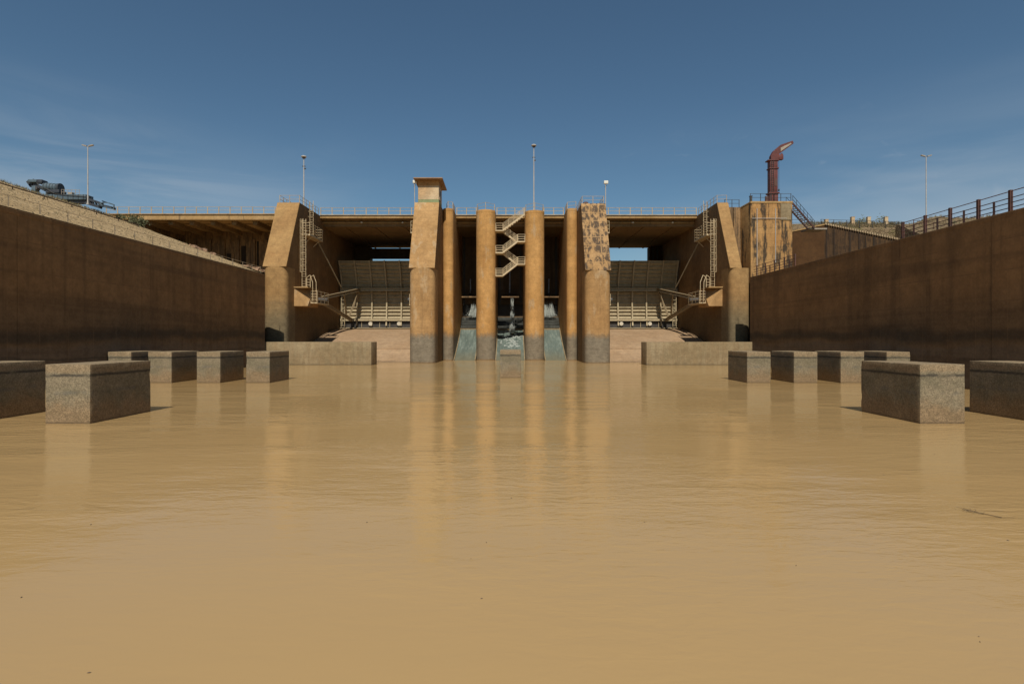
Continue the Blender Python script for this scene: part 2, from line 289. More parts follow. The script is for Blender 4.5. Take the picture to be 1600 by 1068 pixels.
# ---------------------------------------------------------------- building helpers
WL = {}
def at(px, py, d):
    return Vector(((px-798)*d/F, d, CAMZ + (528-py)*d/F))
def tag(o, label=None, cat=None, group=None, kind=None):
    if label: o['label'] = label
    if cat: o['category'] = cat
    if group: o['group'] = group
    if kind: o['kind'] = kind
    return o
def thing(name, loc, label, cat, group=None):
    o = bpy.data.objects.new(name, None); col.objects.link(o); o.location = loc; o.empty_display_size = .3
    WL[o] = Vector(loc); return tag(o, label, cat, group)
class MB:
    def __init__(s): s.v = []; s.f = []
    def add(s, vs, fs):
        n = len(s.v); s.v += [tuple(v) for v in vs]; s.f += [tuple(i+n for i in f) for f in fs]; return s
    def box(s, x0, x1, y0, y1, z0, z1):
        return s.add([(x0,y0,z0),(x1,y0,z0),(x1,y1,z0),(x0,y1,z0),(x0,y0,z1),(x1,y0,z1),(x1,y1,z1),(x0,y1,z1)],
              [(0,3,2,1),(4,5,6,7),(0,1,5,4),(1,2,6,5),(2,3,7,6),(3,0,4,7)])
    def obox(s, c, ax, half):       # oriented box: centre, (x,y,z axes), half sizes
        c = Vector(c); vs = []
        for k in (-1, 1):
            for j, i in ((-1,-1),(-1,1),(1,1),(1,-1)):
                vs.append(c + ax[0]*half[0]*i + ax[1]*half[1]*j + ax[2]*half[2]*k)
        return s.add(vs, [(0,3,2,1),(4,5,6,7),(0,1,5,4),(1,2,6,5),(2,3,7,6),(3,0,4,7)])
    def beam(s, p, q, wd, ht, up=Vector((0,0,1))):
        p = Vector(p); q = Vector(q); d = (q-p); l = d.length; d.normalize()
        x = d.cross(up)
        if x.length < 1e-4: x = d.cross(Vector((0,1,0)))
        x.normalize(); z = x.cross(d)
        return s.obox((p+q)/2, (d, x, z), (l/2, wd/2, ht/2))
    def ibeam(s, p, q, wd, ht, th, up=Vector((0,0,1))):
        p = Vector(p); q = Vector(q); d = (q-p).normalized(); x = d.cross(up).normalized(); z = x.cross(d)
        s.beam(p+z*(ht/2-th/2), q+z*(ht/2-th/2), wd, th, up); s.beam(p-z*(ht/2-th/2), q-z*(ht/2-th/2), wd, th, up)
        return s.beam(p, q, th, ht-2*th, up)
    def tube(s, p, q, r, n=8, r2=None):
        p = Vector(p); q = Vector(q); d = (q-p).normalized(); r2 = r if r2 is None else r2
        a = d.orthogonal().normalized(); b_ = d.cross(a); vs = []
        for c, rr in ((p, r), (q, r2)):
            for i in range(n):
                t_ = 2*math.pi*i/n; vs.append(c + (a*math.cos(t_)+b_*math.sin(t_))*rr)
        fs = [(i, (i+1)%n, n+(i+1)%n, n+i) for i in range(n)] + [tuple(range(n-1,-1,-1)), tuple(range(n, 2*n))]
        return s.add(vs, fs)
    def path(s, pts, r, n=6):
        for a, b_ in zip(pts[:-1], pts[1:]): s.tube(a, b_, r, n)
        return s
    def lathe(s, c, prof, n=16):     # prof: (r,z)
        c = Vector(c); vs = []
        for r, z in prof:
            for i in range(n):
                t_ = 2*math.pi*i/n; vs.append(c+Vector((r*math.cos(t_), r*math.sin(t_), z)))
        fs = []
        for k in range(len(prof)-1):
            for i in range(n): fs.append((k*n+i, k*n+(i+1)%n, (k+1)*n+(i+1)%n, (k+1)*n+i))
        fs += [tuple(range(n-1,-1,-1)), tuple(range((len(prof)-1)*n, len(prof)*n))]
        return s.add(vs, fs)
    def prism(s, poly, axis, a, b_):   # poly of 2-D points extruded along axis: 'x' (y,z) 'y' (x,z) 'z' (x,y)
        n = len(poly); vs = []
        for c in (a, b_):
            for u, v in poly:
                vs.append({'x': (c,u,v), 'y': (u,c,v), 'z': (u,v,c)}[axis])
        fs = [tuple(range(n-1,-1,-1)), tuple(range(n, 2*n))] + [(i, (i+1)%n, n+(i+1)%n, n+i) for i in range(n)]
        return s.add(vs, fs)
    def sheet(s, xs, ys, fn, skip=None):
        nx, ny = len(xs), len(ys)
        vs = [(x, y, fn(x, y)) for y in ys for x in xs]
        fs = [(j*nx+i, j*nx+i+1, (j+1)*nx+i+1, (j+1)*nx+i) for j in range(ny-1) for i in range(nx-1)
              if not (skip and skip((xs[i]+xs[i+1])/2, (ys[j]+ys[j+1])/2))]
        return s.add(vs, fs)
    def build(s, name, mat, parent=None, smooth=35, bevel=0, kind=None):
        if parent is not None: L0 = WL[parent]
        else:
            a = np.array(s.v); L0 = Vector((float(a[:,0].mean()), float(a[:,1].mean()), float(a[:,2].min())))
        me = bpy.data.meshes.new(name)
        me.from_pydata([(v[0]-L0.x, v[1]-L0.y, v[2]-L0.z) for v in s.v], [], s.f); me.update()
        bm = bmesh.new(); bm.from_mesh(me); bmesh.ops.recalc_face_normals(bm, faces=bm.faces)
        if bevel:
            bmesh.ops.remove_doubles(bm, verts=bm.verts, dist=1e-5)
            es = [e for e in bm.edges if len(e.link_faces) == 2 and e.calc_face_angle(0) > R(40)]
            bmesh.ops.bevel(bm, geom=es, offset=bevel, segments=2, affect='EDGES', profile=.6)
        bm.to_mesh(me); bm.free()
        me.materials.append(mat if not isinstance(mat, str) else M[mat])
        if smooth: me.shade_smooth(); me.set_sharp_from_angle(angle=R(smooth))
        o = bpy.data.objects.new(name, me); col.objects.link(o)
        if parent is not None: o.parent = parent
        else: o.location = L0
        WL[o] = Vector(L0)
        if kind: o['kind'] = kind
        return o
def copy_at(o, parent, dloc=(0,0,0)):
    c = o.copy(); col.objects.link(c); c.parent = parent; c.location = o.location + Vector(dloc); WL[c] = WL[o]
    for k in ('label', 'category', 'group'):
        if k in c: del c[k]
    return c

# ---------------------------------------------------------------- terrain and water
def lin(a, b_, n): return [a+(b_-a)*i/(n-1) for i in range(n)]
def n3(x, y, s): return mnoise.noise(Vector((x*s, y*s, 3.1)))
def hl(x, y):
    if x > -30.9: x = -30.9
    s = 11.45 + min(-30.9-x, 33.1)*0.349
    bump = .10*n3(x, y, .7) + .12*n3(x, y, .2)
    if x < -30.95: s += bump
    yb = 74 + (-34-x)*19/30 + .5*n3(x, y, .5)
    if y > yb and x > -64.2:
        s = max(s-(y-yb)*1.25, min(s, 13.15 + .12*n3(x, y, 1.3)))
    return s
xs = lin(-400,-95,8)+lin(-92,-66,14)+lin(-65,-33.7,54)+[-32.8,-31.9,-30.85]; ys = [-120,-80,-50]+lin(-30,30,24)+lin(31.2,71.2,44)+lin(72.1,104,36)+[106,110,116,124,135]
MB().sheet(xs, ys, hl, lambda x, y: x > -33.7 and y > 71.2).build('embankment_slope', 'slope', kind='structure')
def hr(x, y):
    b0 = 10.95 + .08*n3(x, y, .6)
    if y >= 94.2: return 21.4 + min(1.4, (y-94.2)*.7) + .1*n3(x, y, .5)
    if x > 63.5:
        return max(b0, min(22.8, 22.8-(95.5-y)*.44) + .3*n3(x, y, .35)) if x < 400 else b0
    return b0
xs = [30.4,31.4,33.0]+lin(34.5,63,20)+lin(63.6,110,46)+[120,150,200,400]; ys = [-120,-80,-40,0,30]+lin(40,72.2,24)+lin(73.2,93,20)+[94,94.3,95,96,98,102,110,120,135]
MB().sheet(xs, ys, hr, lambda x, y: (x < 33.0 and y > 72.2) or (x < 41 and y > 113)).build('bank_ground', 'dirt', kind='structure')
MB().sheet([-31.2, 0, 30.9], lin(-60, 99, 12), lambda x, y: 0).build('river_water', 'water', kind='structure')
MB().sheet([-1500, 0, 1500], [103.5, 600, 2500], lambda x, y: 14.6).build('reservoir_water', 'water', kind='structure')
MB().sheet([-3000, 0, 3000], [-3000, 0, 3000], lambda x, y: -2.5).build('river_bed', 'dirt', kind='structure')
# low far hills beyond the reservoir and a scrubby rise behind the right abutment
def hh(x, y):
    return -2 + max(0, 1-abs(y-2300)/300)*(16+18*mnoise.noise(Vector((x*.0016, 1.7, 0))))
MB().sheet(lin(-2800, 2800, 60), [1990, 2100, 2200, 2300, 2450, 2600], hh).build('far_hills', 'dirt', kind='structure')
def hs_(x, y):
    r = ((x-92)/26)**2 + ((y-112)/9)**2
    return 22.2 + 5.0*max(0, 1-r)*(1+.25*n3(x, y, .15)) + .25*n3(x, y, .5)
MB().sheet(lin(64, 122, 60), lin(101.5, 122, 20), hs_).build('scrubby_rise', 'dirt', kind='structure')

# ---------------------------------------------------------------- training walls (long side walls)
def training_wall(x0, x1, ztop, y_end, joint0, face, label):
    r = thing('training_wall', ((x0+x1)/2, 20, 0), label, 'wall')
    xb0, xb1 = (x0, x1-.35) if face > 0 else (x0+.35, x1)
    MB().box(xb0, xb1, -60, y_end-.3, -2, ztop-.35).build('backing', 'side', r)
    ys_ = []; y = joint0
    while y > -60: ys_.append(y); y -= 12
    ys_ = sorted(ys_) + []
    y = joint0+12
    while y < y_end-3: ys_.append(y); y += 12
    ys_ = sorted(ys_); e = [-60]+ys_+[y_end]
    px0, px1 = (x1-.35, x1) if face > 0 else (x0, x0+.35)
    for a, b_ in zip(e[:-1], e[1:]):
        MB().box(px0, px1, a+.015, b_-.015, -2, ztop-.35).build('wall_panel', 'side', r)
    MB().box(x0, x1+ (.02 if face>0 else 0), -60, y_end, ztop-.35, ztop).build('coping', 'side', r, bevel=.03)
    return r
def wall_return(x0, x1, xo, ya, yb, zt, label):
    r = thing('return_wall', ((x0+x1)/2, ya, 0), label, 'wall')
    MB().box(x0, x1, ya-.6, ya-.01, -2, zt-.05).build('end_face', 'side', r)
    MB().box(min(x0,xo), max(x0,xo), ya-.61, yb, -2, zt-.06).build('side_face', 'side', r)
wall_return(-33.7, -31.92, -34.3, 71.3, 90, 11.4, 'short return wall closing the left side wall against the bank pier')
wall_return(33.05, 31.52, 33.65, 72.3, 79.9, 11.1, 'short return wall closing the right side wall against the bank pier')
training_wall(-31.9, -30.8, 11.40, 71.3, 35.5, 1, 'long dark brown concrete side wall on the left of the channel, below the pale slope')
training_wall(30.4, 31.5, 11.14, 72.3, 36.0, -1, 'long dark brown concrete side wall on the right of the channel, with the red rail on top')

# ---------------------------------------------------------------- piers
def pier(name, x0, x1, yf, yt, yb, zb, zt, mlow, mup, label, group, xu=None, mnose=None):
    """rounded nose below zb, sloping flat face above; straight all the way when zb is None"""
    r = thing(name, ((x0+x1)/2, (yf+yb)/2, 0), label, 'pier', group)
    rad = (x1-x0)/2; xc = (x0+x1)/2; n = 24
    e_ = 1.0 if zb is None else .62; dp = rad if zb is None else rad*.8     # blunter nose on the sloping piers
    nose = [(xc-rad*math.copysign(abs(math.cos(math.pi*i/n))**e_, math.cos(math.pi*i/n)), yf+dp-dp*math.sin(math.pi*i/n)**e_) for i in range(n+1)]
    if zb is None:
        MB().prism(nose+[(x1, yb), (x0, yb)], 'z', -2, zt-.45).build('shaft', mlow, r)
        MB().prism([(xc+(x-xc)*1.0, y) for x, y in nose]+[(x1, yb), (x0, yb)], 'z', zt-.44, zt).build('cap', mlow, r, bevel=.03)
    else:
        yk = yf+3.2
        MB().prism(nose+[(x1, yk), (x0, yk)], 'z', -2, zb).build('rounded_base', mlow, r)
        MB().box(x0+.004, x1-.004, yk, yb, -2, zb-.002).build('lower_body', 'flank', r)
        a, b_ = xu or (x0, x1)
        # sloping front plate is its own surface, the body behind it carries the side faces
        k = .25
        MB().prism([(yf, zb), (yt, zt), (yt+k, zt), (yf+k, zb)], 'x', a, b_).build('sloping_face', mnose or mup, r, bevel=.02)
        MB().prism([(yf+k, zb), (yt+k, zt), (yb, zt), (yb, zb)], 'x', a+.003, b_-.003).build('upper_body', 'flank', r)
    return r
ZD = 22.9
G = 'piers of the spillway'
pL = pier('gate_pier', -33.6, -30.4, 77, 81.9, 114, 13.1, ZD, 'bank_pier', 'bank_pier', 'sloping-faced concrete pier beside the left side wall, caged ladder on its inner side', G)
pR = pier('gate_pier', 29.7, 32.5, 77, 81.9, 114, 12.9, ZD, 'bank_pier', 'bank_pier', 'narrow sloping-faced concrete pier beside the right side wall, caged ladder on its inner side', G, xu=(29.7, 31.3))
pCL = pier('gate_pier', -13.8, -10.3, 77, 81.8, 114, 12.9, ZD, 'pier', 'pier', 'clean ochre pier with the small watch cabin on top', G)
pCR = pier('gate_pier', 10.1, 13.6, 77, 81.6, 114, 12.6, ZD-.2, 'pier', 'stained', 'ochre pier whose sloping face is blotched black, right of the outlet columns', G, mnose='stained')
GC = 'round-nosed outlet columns'
pier('outlet_column', -10.29, -8.7, 85.8, 0, 114, None, 23.0, 'column', 'column', 'narrow round-nosed ochre column tucked against the right flank of the cabin pier', GC)
pier('outlet_column', 8.5, 10.09, 85.8, 0, 114, None, 23.0, 'column', 'column', 'narrow round-nosed ochre column tucked against the left flank of the black-blotched pier', GC)
pier('outlet_column', -5.35, -2.35, 86.8, 0, 114, None, 23.05, 'column', 'column', 'round ochre column on the left of the zigzag stairs', GC)
pier('outlet_column', 2.2, 5.2, 86.8, 0, 114, None, 22.95, 'column', 'column', 'round ochre column on the right of the zigzag stairs, carrying the central lamp pole', GC)

# ---------------------------------------------------------------- deck spans
def span(x0, x1, label, beams='cross', zt=22.92, edge=.42):
    r = thing('deck_span', ((x0+x1)/2, 100, zt-.6), label, 'bridge deck', 'bridge deck spans over the bays')
    MB().box(x0, x1, 90.7, 113.9, zt-edge, zt).build('slab', 'deck', r, bevel=.02)
    MB().box(x0+.01, x1-.01, 90.55, 91.0, zt+.002, zt+.16).build('kerb', 'galv' if beams=='cross' else 'deck', r, bevel=.02)
    if beams == 'cross':
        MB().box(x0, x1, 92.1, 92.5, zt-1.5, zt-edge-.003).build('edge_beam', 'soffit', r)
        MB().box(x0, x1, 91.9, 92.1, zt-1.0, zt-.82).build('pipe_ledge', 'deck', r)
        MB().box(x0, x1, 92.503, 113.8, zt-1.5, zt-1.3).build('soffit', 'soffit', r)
        nb = max(1, int((x1-x0)/4.2))
        for i in range(nb if x1-x0 > 10 else 0):
            x = x0+(i+.7)*(x1-x0)/(nb+.4)
            MB().box(x-.12, x+.12, 92.6, 113.7, zt-1.62, zt-1.503).build('rib', 'soffit', r)
        if x1-x0 > 10:
            for fx in (.38, .78):
                MB().lathe((x0+(x1-x0)*fx, 91.85, zt-1.02), [(.05,0),(.16,.05),(.18,.16),(.1,.26)], 10).build('lamp', 'glasswhite', r)
    else:
        x = x0+.6
        while x < x1-1:
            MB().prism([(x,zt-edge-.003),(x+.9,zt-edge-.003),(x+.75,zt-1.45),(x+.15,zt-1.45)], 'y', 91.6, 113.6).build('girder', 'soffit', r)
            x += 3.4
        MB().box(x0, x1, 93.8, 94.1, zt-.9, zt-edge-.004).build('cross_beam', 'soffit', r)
    return r
span(-66, -33.6, 'long ochre deck span on the left running from the slope to the left bank pier', 'girder', 23.05, .8)
span(-30.4, -13.8, 'deck span over the left gate, between the left bank pier and the cabin pier')
span(-8.7, -5.35, 'short deck span over the left outlet bay')
span(-2.35, 2.2, 'short deck span over the middle outlet bay, behind the zigzag stairs')
span(5.2, 8.5, 'short deck span over the right outlet bay')
span(13.6, 29.7, 'deck span over the right gate, between the black-blotched pier and the right bank pier')
# stoplog beam seen through the left bay
s_ = thing('stoplog_beam', (-22, 112, 17), 'dark stoplog beam closing the view above the left gate', 'beam')
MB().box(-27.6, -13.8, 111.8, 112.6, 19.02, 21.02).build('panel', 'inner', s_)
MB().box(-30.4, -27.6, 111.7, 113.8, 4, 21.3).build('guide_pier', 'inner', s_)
s2_ = thing('guide_wall', (27, 112, 4), 'brown slotted concrete wall end behind the right gate', 'wall')
MB().box(27.3, 29.7, 112, 113.8, 4, 21.3).build('panel', 'wing', s2_)
for i in range(2): MB().box(27.9+.8*i, 28.15+.8*i, 111.9, 112, 12, 21.2).build('slot_cover', 'dark', s2_)

# ---------------------------------------------------------------- left under-bridge abutment
a_ = thing('bridge_abutment', (-48, 101, 12), 'shadowed stained abutment wall under the left deck span', 'abutment')
MB().box(-64, -33.61, 101, 103, 10, 22.2).build('wall', 'retain', a_)
x = -58.5
while x < -34.5:
    w_ = random.uniform(.35, .7)
    MB().box(x, x+w_, 100.6, 101, 12, 20.8).build('pilaster', 'retain', a_); MB().box(x+w_+.25, x+w_+random.uniform(.5,1.1), 100.9, 101, 12, random.uniform(18,21)).build('dark_recess_board', 'strip', a_); x += random.uniform(2.2, 3.4)
MB().box(-63.9, -59.3, 92.9, 101, 10, 22.2).build('return_wall', 'retain', a_)

# ---------------------------------------------------------------- right abutment
ab_ = thing('abutment_block', (36.7, 95, 10), 'broad flat abutment block streaked with black stains, under the red crane', 'abutment')
MB().box(33.75, 39.6, 80, 113, 5, 22.35).build('body', 'abut', ab_, bevel=.04)
MB().box(33.7, 39.65, 79.93, 113, 22.353, 22.62).build('cap_slab', 'deck', ab_, bevel=.03)
MB().box(37.9, 39.4, 79.9, 80, 20.0, 22.3).build('pale_plate', 'sill', ab_)
MB().box(39.6, 41.3, 84, 113, 5, 19.6).build('lower_step', 'abut', ab_, bevel=.03)
MB().box(31.31, 33.74, 83.5, 113, 5, 22.6).build('recess_wall', 'retain', ab_)
MB().box(32.6, 33.0, 83.2, 83.5, 11, 22.5).build('pipe_chase', 'retain', ab_)
# drain pipes on the face
MB().tube((34.6,79.9,12),(34.6,79.9,21.6),.05).tube((37.2,79.9,14),(37.2,79.9,21.6),.05).tube((33.9,79.9,20.2),(38.8,79.9,20.2),.04).build('drain_pipe', 'pole', ab_)
wv = thing('wing_wall', (47, 93.5, 10), 'smooth red-brown wing wall right of the abutment block, its top rising to the right', 'wall')
MB().prism([(41.3,8),(51.4,8),(51.4,21.9),(41.3,19.75)], 'y', 93.2, 94).build('face', 'wing', wv)
MB().prism([(41.3,19.755),(51.4,21.905),(51.4,22.1),(41.3,19.95)], 'y', 93.1, 94.05).build('coping', 'deck', wv)
rt = thing('retaining_wall', (58, 93.5, 10), 'retaining wall with dark vertical streaks and a pale ridged coping, behind the right side wall', 'wall')
def ztp(x): return 21.95 - (x-51.4)*(21.95-18.9)/(66-51.4)
MB().prism([(51.4,8),(66,8),(66,ztp(66)),(51.4,ztp(51.4))], 'y', 93.2, 94).build('face', 'retain_dark', rt)
cp = MB(); x = 51.4
while x < 66:
    cp.prism([(x,ztp(x)+.003),(x+.27,ztp(x+.27)+.003),(x+.27,ztp(x+.27)+.30),(x,ztp(x)+.30)], 'y', 92.95, 94.1); x += .40
cp.prism([(51.4,ztp(51.4)+.004),(66,ztp(66)+.004),(66,ztp(66)+.2),(51.4,ztp(51.4)+.2)], 'y', 93.15, 94.2)
cp.build('ridged_coping', 'cap', rt)
for x in [51.6, 52.9, 55.4, 56.9, 58.0, 59.3, 62.2, 64.0]:
    MB().box(x, x+random.uniform(.12,.35), 93.1, 93.2, 9, ztp(x)-.3).build('buttress_strip', 'strip', rt)

# ---------------------------------------------------------------- spillway chutes in the gate bays
def ogee(x0, x1, label):
    r = thing('spillway_chute', ((x0+x1)/2, 90, 0), label, 'spillway')
    prof = [(76.5,-2),(76.5,-.3),(80.2,.02),(84.4,1.75)]
    MB().prism(prof+[(84.4,-2)], 'x', x0+.01, x1-.01).build('lower_apron', 'chute', r)
    p2 = [(84.42,-2),(84.42,1.9),(88,3.0),(92,3.95),(96,4.6),(99.5,4.98),(102.5,5.05),(105,4.7),(108,2.5),(110,-2)]
    MB().prism(p2, 'x', x0+.01, x1-.01).build('crest_slab', 'chute', r, smooth=20)
    return r
ogee(-30.4, -13.8, 'pale pink concrete chute below the left gate')
ogee(13.6, 29.7, 'pale pink concrete chute below the right gate')

# ---------------------------------------------------------------- radial gates
def radial_gate(sx, xi, xo, label, grp='radial gates'):
    # xi: side nearer the middle, xo: side against the bank pier (absolute values)
    X = lambda a: sx*a
    ty, tz, rad = 86.6, 9.2, 15.2
    r = thing('radial_gate', (X((xi+xo)/2), 100, 5.1), label, 'gate', grp)
    def arc(z, rr=rad): return ty+math.sqrt(max(0, rr*rr-(z-tz)**2))
    za, zb = 5.45, 16.95
    zs = lin(za, zb, 26)
    s = MB(); n = len(zs)
    vs = []
    for xx in (xi+.03, xo-.12):
        for z in zs: vs.append((X(xx), arc(z), z))
        for z in zs: vs.append((X(xx), arc(z)+.12, z))
    fs = []
    for i in range(n-1):
        fs += [(i, i+1, 2*n+i+1, 2*n+i), (n+i, n+i+1, 3*n+i+1, 3*n+i), (i,i+1,n+i+1,n+i), (2*n+i,2*n+i+1,3*n+i+1,3*n+i)]
    fs += [(n-1, 2*n-1, 4*n-1, 3*n-1), (0, n, 3*n, 2*n)]
    s.add(vs, fs).build('skin_plate', 'gate', r, smooth=30)
    for z in lin(6.95, 16.6, 16):           # horizontal stiffeners
        y = arc(z); d = Vector((0, y-ty, z-tz)).normalized(); up = Vector((0, -d.z, d.y))
        c = Vector((0, y, z)) - d*.14
        MB().beam((X(xi+.05), c.y, c.z), (X(xo-.2), c.y, c.z), .26, .16, up).build('stiffener', 'gate', r)
    nr = 7
    for i in range(nr):
        xx = xi+.35+i*(xo-xi-.8)/(nr-1)
        m_ = MB(); zz = lin(5.6, 16.9, 16)
        for a, b_ in zip(zz[:-1], zz[1:]):
            pa = Vector((X(xx), arc(a)-.42, a)); pb = Vector((X(xx), arc(b_)-.42, b_))
            m_.beam(pa, pb, .07, .55, Vector((0, 1, 0))); 
            pa.y -= .26; pb.y -= .26
            m_.beam(pa, pb, .24, .05, Vector((0, 1, 0)))
        m_.build('rib', 'gate', r)
    yb = arc(12.0)-.95
    MB().ibeam((X(xi+.05), yb, 11.95), (X(xo-.2), yb, 11.95), .5, .55, .09).build('upper_girder', 'gate', r)
    yl = arc(6.6)-.75
    MB().box(min(X(xi+.05),X(xo-.2)), max(X(xi+.05),X(xo-.2)), yl-.2, yl+.3, 6.45, 6.8).build('lower_girder', 'gate', r)
    MB().box(min(X(xi+.05),X(xo-.2)), max(X(xi+.05),X(xo-.2)), yl-.35, yl+.3, 5.14, 5.24).build('sill_beam', 'gate', r)
    MB().box(min(X(xi+.05),X(xo-.2)), max(X(xi+.05),X(xo-.2)), yl+.25, yl+.3, 5.26, 6.44).build('girder_shade_plate', 'dark', r)  # dark plate stands in for the shadow under the lower girder
    for xx in (xi+.85, xi+5.95, xi+11.0):
        MB().tube((X(xx), yl-.15, 5.95), (X(xx), yl+.24, 5.95), .34, 20).build('guide_roller', 'disc', r)
    for xx in (xi+1.9, xi+3.6, xi+7.6, xi+9.4, xi+12.6):
        MB().box(X(xx)-.04, X(xx)+.04, yl+.1, yl+.24, 5.36, 6.34).build('web_plate', 'gate', r)
    # arms: two struts from each trunnion to the girders, with bracing
    for tx, inx, vis in ((xo-1.5, xo-3.7, 1), (xi+.95, xi+2.6, 0)):
        T = Vector((X(tx), ty+.5, tz))
        A = Vector((X(inx), yb-.1, 11.95)); B = Vector((X(xo-2.2 if vis else xi+2.2), arc(6.5)-1.0, 6.6))
        a = r
        MB().ibeam(T+Vector((0,0,.35)), A, .42, .5, .07).build('arm', 'gate_arm', a)
        MB().ibeam(T-Vector((0,0,.35)), B, .42, .5, .07).build('arm', 'gate_arm', a)
        MB().beam(A, B.lerp(T, .12), .22, .28).build('brace', 'gate_arm', a)
        P_ = T.lerp(A, .55); Q_ = T.lerp(B, .8)
        MB().beam(P_, Q_, .22, .26).build('brace', 'gate_arm', a)
        MB().tube(T-Vector((.9,0,0)), T+Vector((.9,0,0)), .42, 18).build('trunnion_hub', 'dark', a)
    # end frame ladder at the outer edge
    f = MB(); xx = xo-.45
    for q in (0, .62): f.beam((X(xx-q), yl-.55, 5.4), (X(xx-q), yl-.35, 11.7), .1, .1)
    for z in lin(5.6, 11.6, 9): f.beam((X(xx), yl-.5, z), (X(xx-.62), yl-.5, z), .07, .07)
    f.build('end_frame', 'gate', r)
    return r
radial_gate(-1, 13.85, 30.35, 'brown-grey steel radial gate with curved ribs in the left bay')
radial_gate(1, 13.65, 29.65, 'brown-grey steel radial gate with curved ribs in the right bay, open sky above it')

# ---------------------------------------------------------------- railings
def railing(name, pts, spacing, h, rails, pr, rr, mat, label, cat='railing', group=None, endcap=True, square=False, tall=None):
    """pts polyline; rails: heights; one child per post plus the rails"""
    pts = [Vector(p) for p in pts]
    r = thing(name, tuple(pts[0]), label, cat, group)
    m_ = MB()
    for z in rails: m_.path([p+Vector((0,0,z)) for p in pts], rr)
    m_.build('rails', mat, r)
    def mkpost(hh, prr):
        pm = MB(); o0 = pts[0]
        if square: pm.box(o0.x-prr, o0.x+prr, o0.y-prr, o0.y+prr, o0.z, o0.z+hh)
        else: pm.tube(o0, o0+Vector((0,0,hh)), prr, 7)
        pm.box(o0.x-prr*2, o0.x+prr*2, o0.y-prr*2, o0.y+prr*2, o0.z-.05, o0.z+.03)
        return pm.build('post', mat, r)
    first = mkpost(h, pr); second = mkpost(tall[0], tall[1]) if tall else None
    pos = []
    for a, b_ in zip(pts[:-1], pts[1:]):
        L_ = (b_-a).length; n = max(1, round(L_/spacing))
        for i in range(n): pos.append(a.lerp(b_, i/n))
    pos.append(pts[-1])
    used = [False, False]
    for i, p in enumerate(pos):
        k = 1 if (tall and i % 2) else 0
        src = (first, second)[k]
        d = p-pts[0]
        if not used[k]: used[k] = True; src.location = d
        else:
            c = src.copy(); col.objects.link(c); c.parent = r; c.location = d
    return r
RG = 'handrails along the deck'
def deck_rail(x0, x1, z, label, sp=1.84):
    return railing('deck_railing', [(x0,90.75,z),(x1,90.75,z)], sp, 1.12, (1.1,.58), .075, .034, 'deckpost', label, group=RG)
deck_rail(-64.5, -34.0, 23.2, 'pale handrail on the long left deck span')
deck_rail(-30.3, -14.0, 23.07, 'pale handrail on the deck above the left gate')
deck_rail(-8.6, -5.5, 23.07, 'pale handrail on the deck above the left outlet bay', 1.5)
deck_rail(-2.2, 2.1, 23.07, 'pale handrail on the deck above the zigzag stairs', 1.5)
deck_rail(5.3, 8.4, 23.07, 'pale handrail on the deck above the right outlet bay', 1.5)
deck_rail(13.8, 29.6, 23.07, 'pale handrail on the deck above the right gate')
RP = 'handrails round the pier tops'
def prail(pts, label, sp=1.5, mat='deckpost', h=1.15): return railing('pier_railing', pts, sp, h, (h-.03, h*.5), .045, .026, mat, label, group=RP)
prail([(-33.4,90,ZD),(-33.4,82.3,ZD),(-30.55,82.3,ZD),(-30.55,90.4,ZD)], 'handrail round the top of the left bank pier', 1.3)
prail([(-13.6,90,ZD),(-13.6,85.6,ZD)], 'handrail beside the watch cabin on its pier top')
prail([(-9.9,88,23.0),(-9.5,86.3,23.0),(-8.85,86.8,23.0),(-8.85,90.3,23.0)], 'handrail on top of the narrow left column', 1.2)
prail([(-5.2,90.3,23.05),(-5.2,88.4,23.05),(-3.85,87.1,23.05),(-2.5,88.4,23.05),(-2.5,90.3,23.05)], 'handrail on top of the column left of the zigzag stairs', 1.3)
prail([(2.35,90.3,22.95),(2.35,88.4,22.95),(3.7,87.1,22.95),(5.05,88.4,22.95),(5.05,90.3,22.95)], 'handrail on top of the column right of the zigzag stairs', 1.3)
prail([(8.65,90.3,23.0),(8.65,86.9,23.0),(9.9,86.4,23.0)], 'handrail on top of the narrow right column', 1.2)
prail([(10.3,90,ZD-.2),(10.3,82,ZD-.2),(13.4,82,ZD-.2),(13.4,90,ZD-.2)], 'handrail round the top of the black-blotched pier', 1.6)
prail([(29.85,90.4,ZD),(29.85,82.3,ZD),(31.2,82.2,ZD)], 'handrail along the top edge of the right bank pier', 1.3)
prail([(31.5,83.7,22.62),(33.6,83.7,22.62)], 'short handrail over the recess beside the right bank pier', 1.0, 'dark')
prail([(33.8,80.2,22.62),(39.5,80.2,22.62)], 'dark handrail along the front of the crane platform', 1.5, 'dark')
# left slope rails
railing('wall_railing', [(-31.3, y, 11.4) for y in (14, 71.2)], 2.35, .9, (.88,), .035, .02, 'deckpost', 'thin pale handrail along the top of the left side wall')
railing('slope_railing', [(-54, y, hl(-54, y)) for y in lin(20, 82.5, 16)], 4.0, .32, (.30,), .05, .08, 'rustpipe', 'rusty pipe rail running high along the left slope')
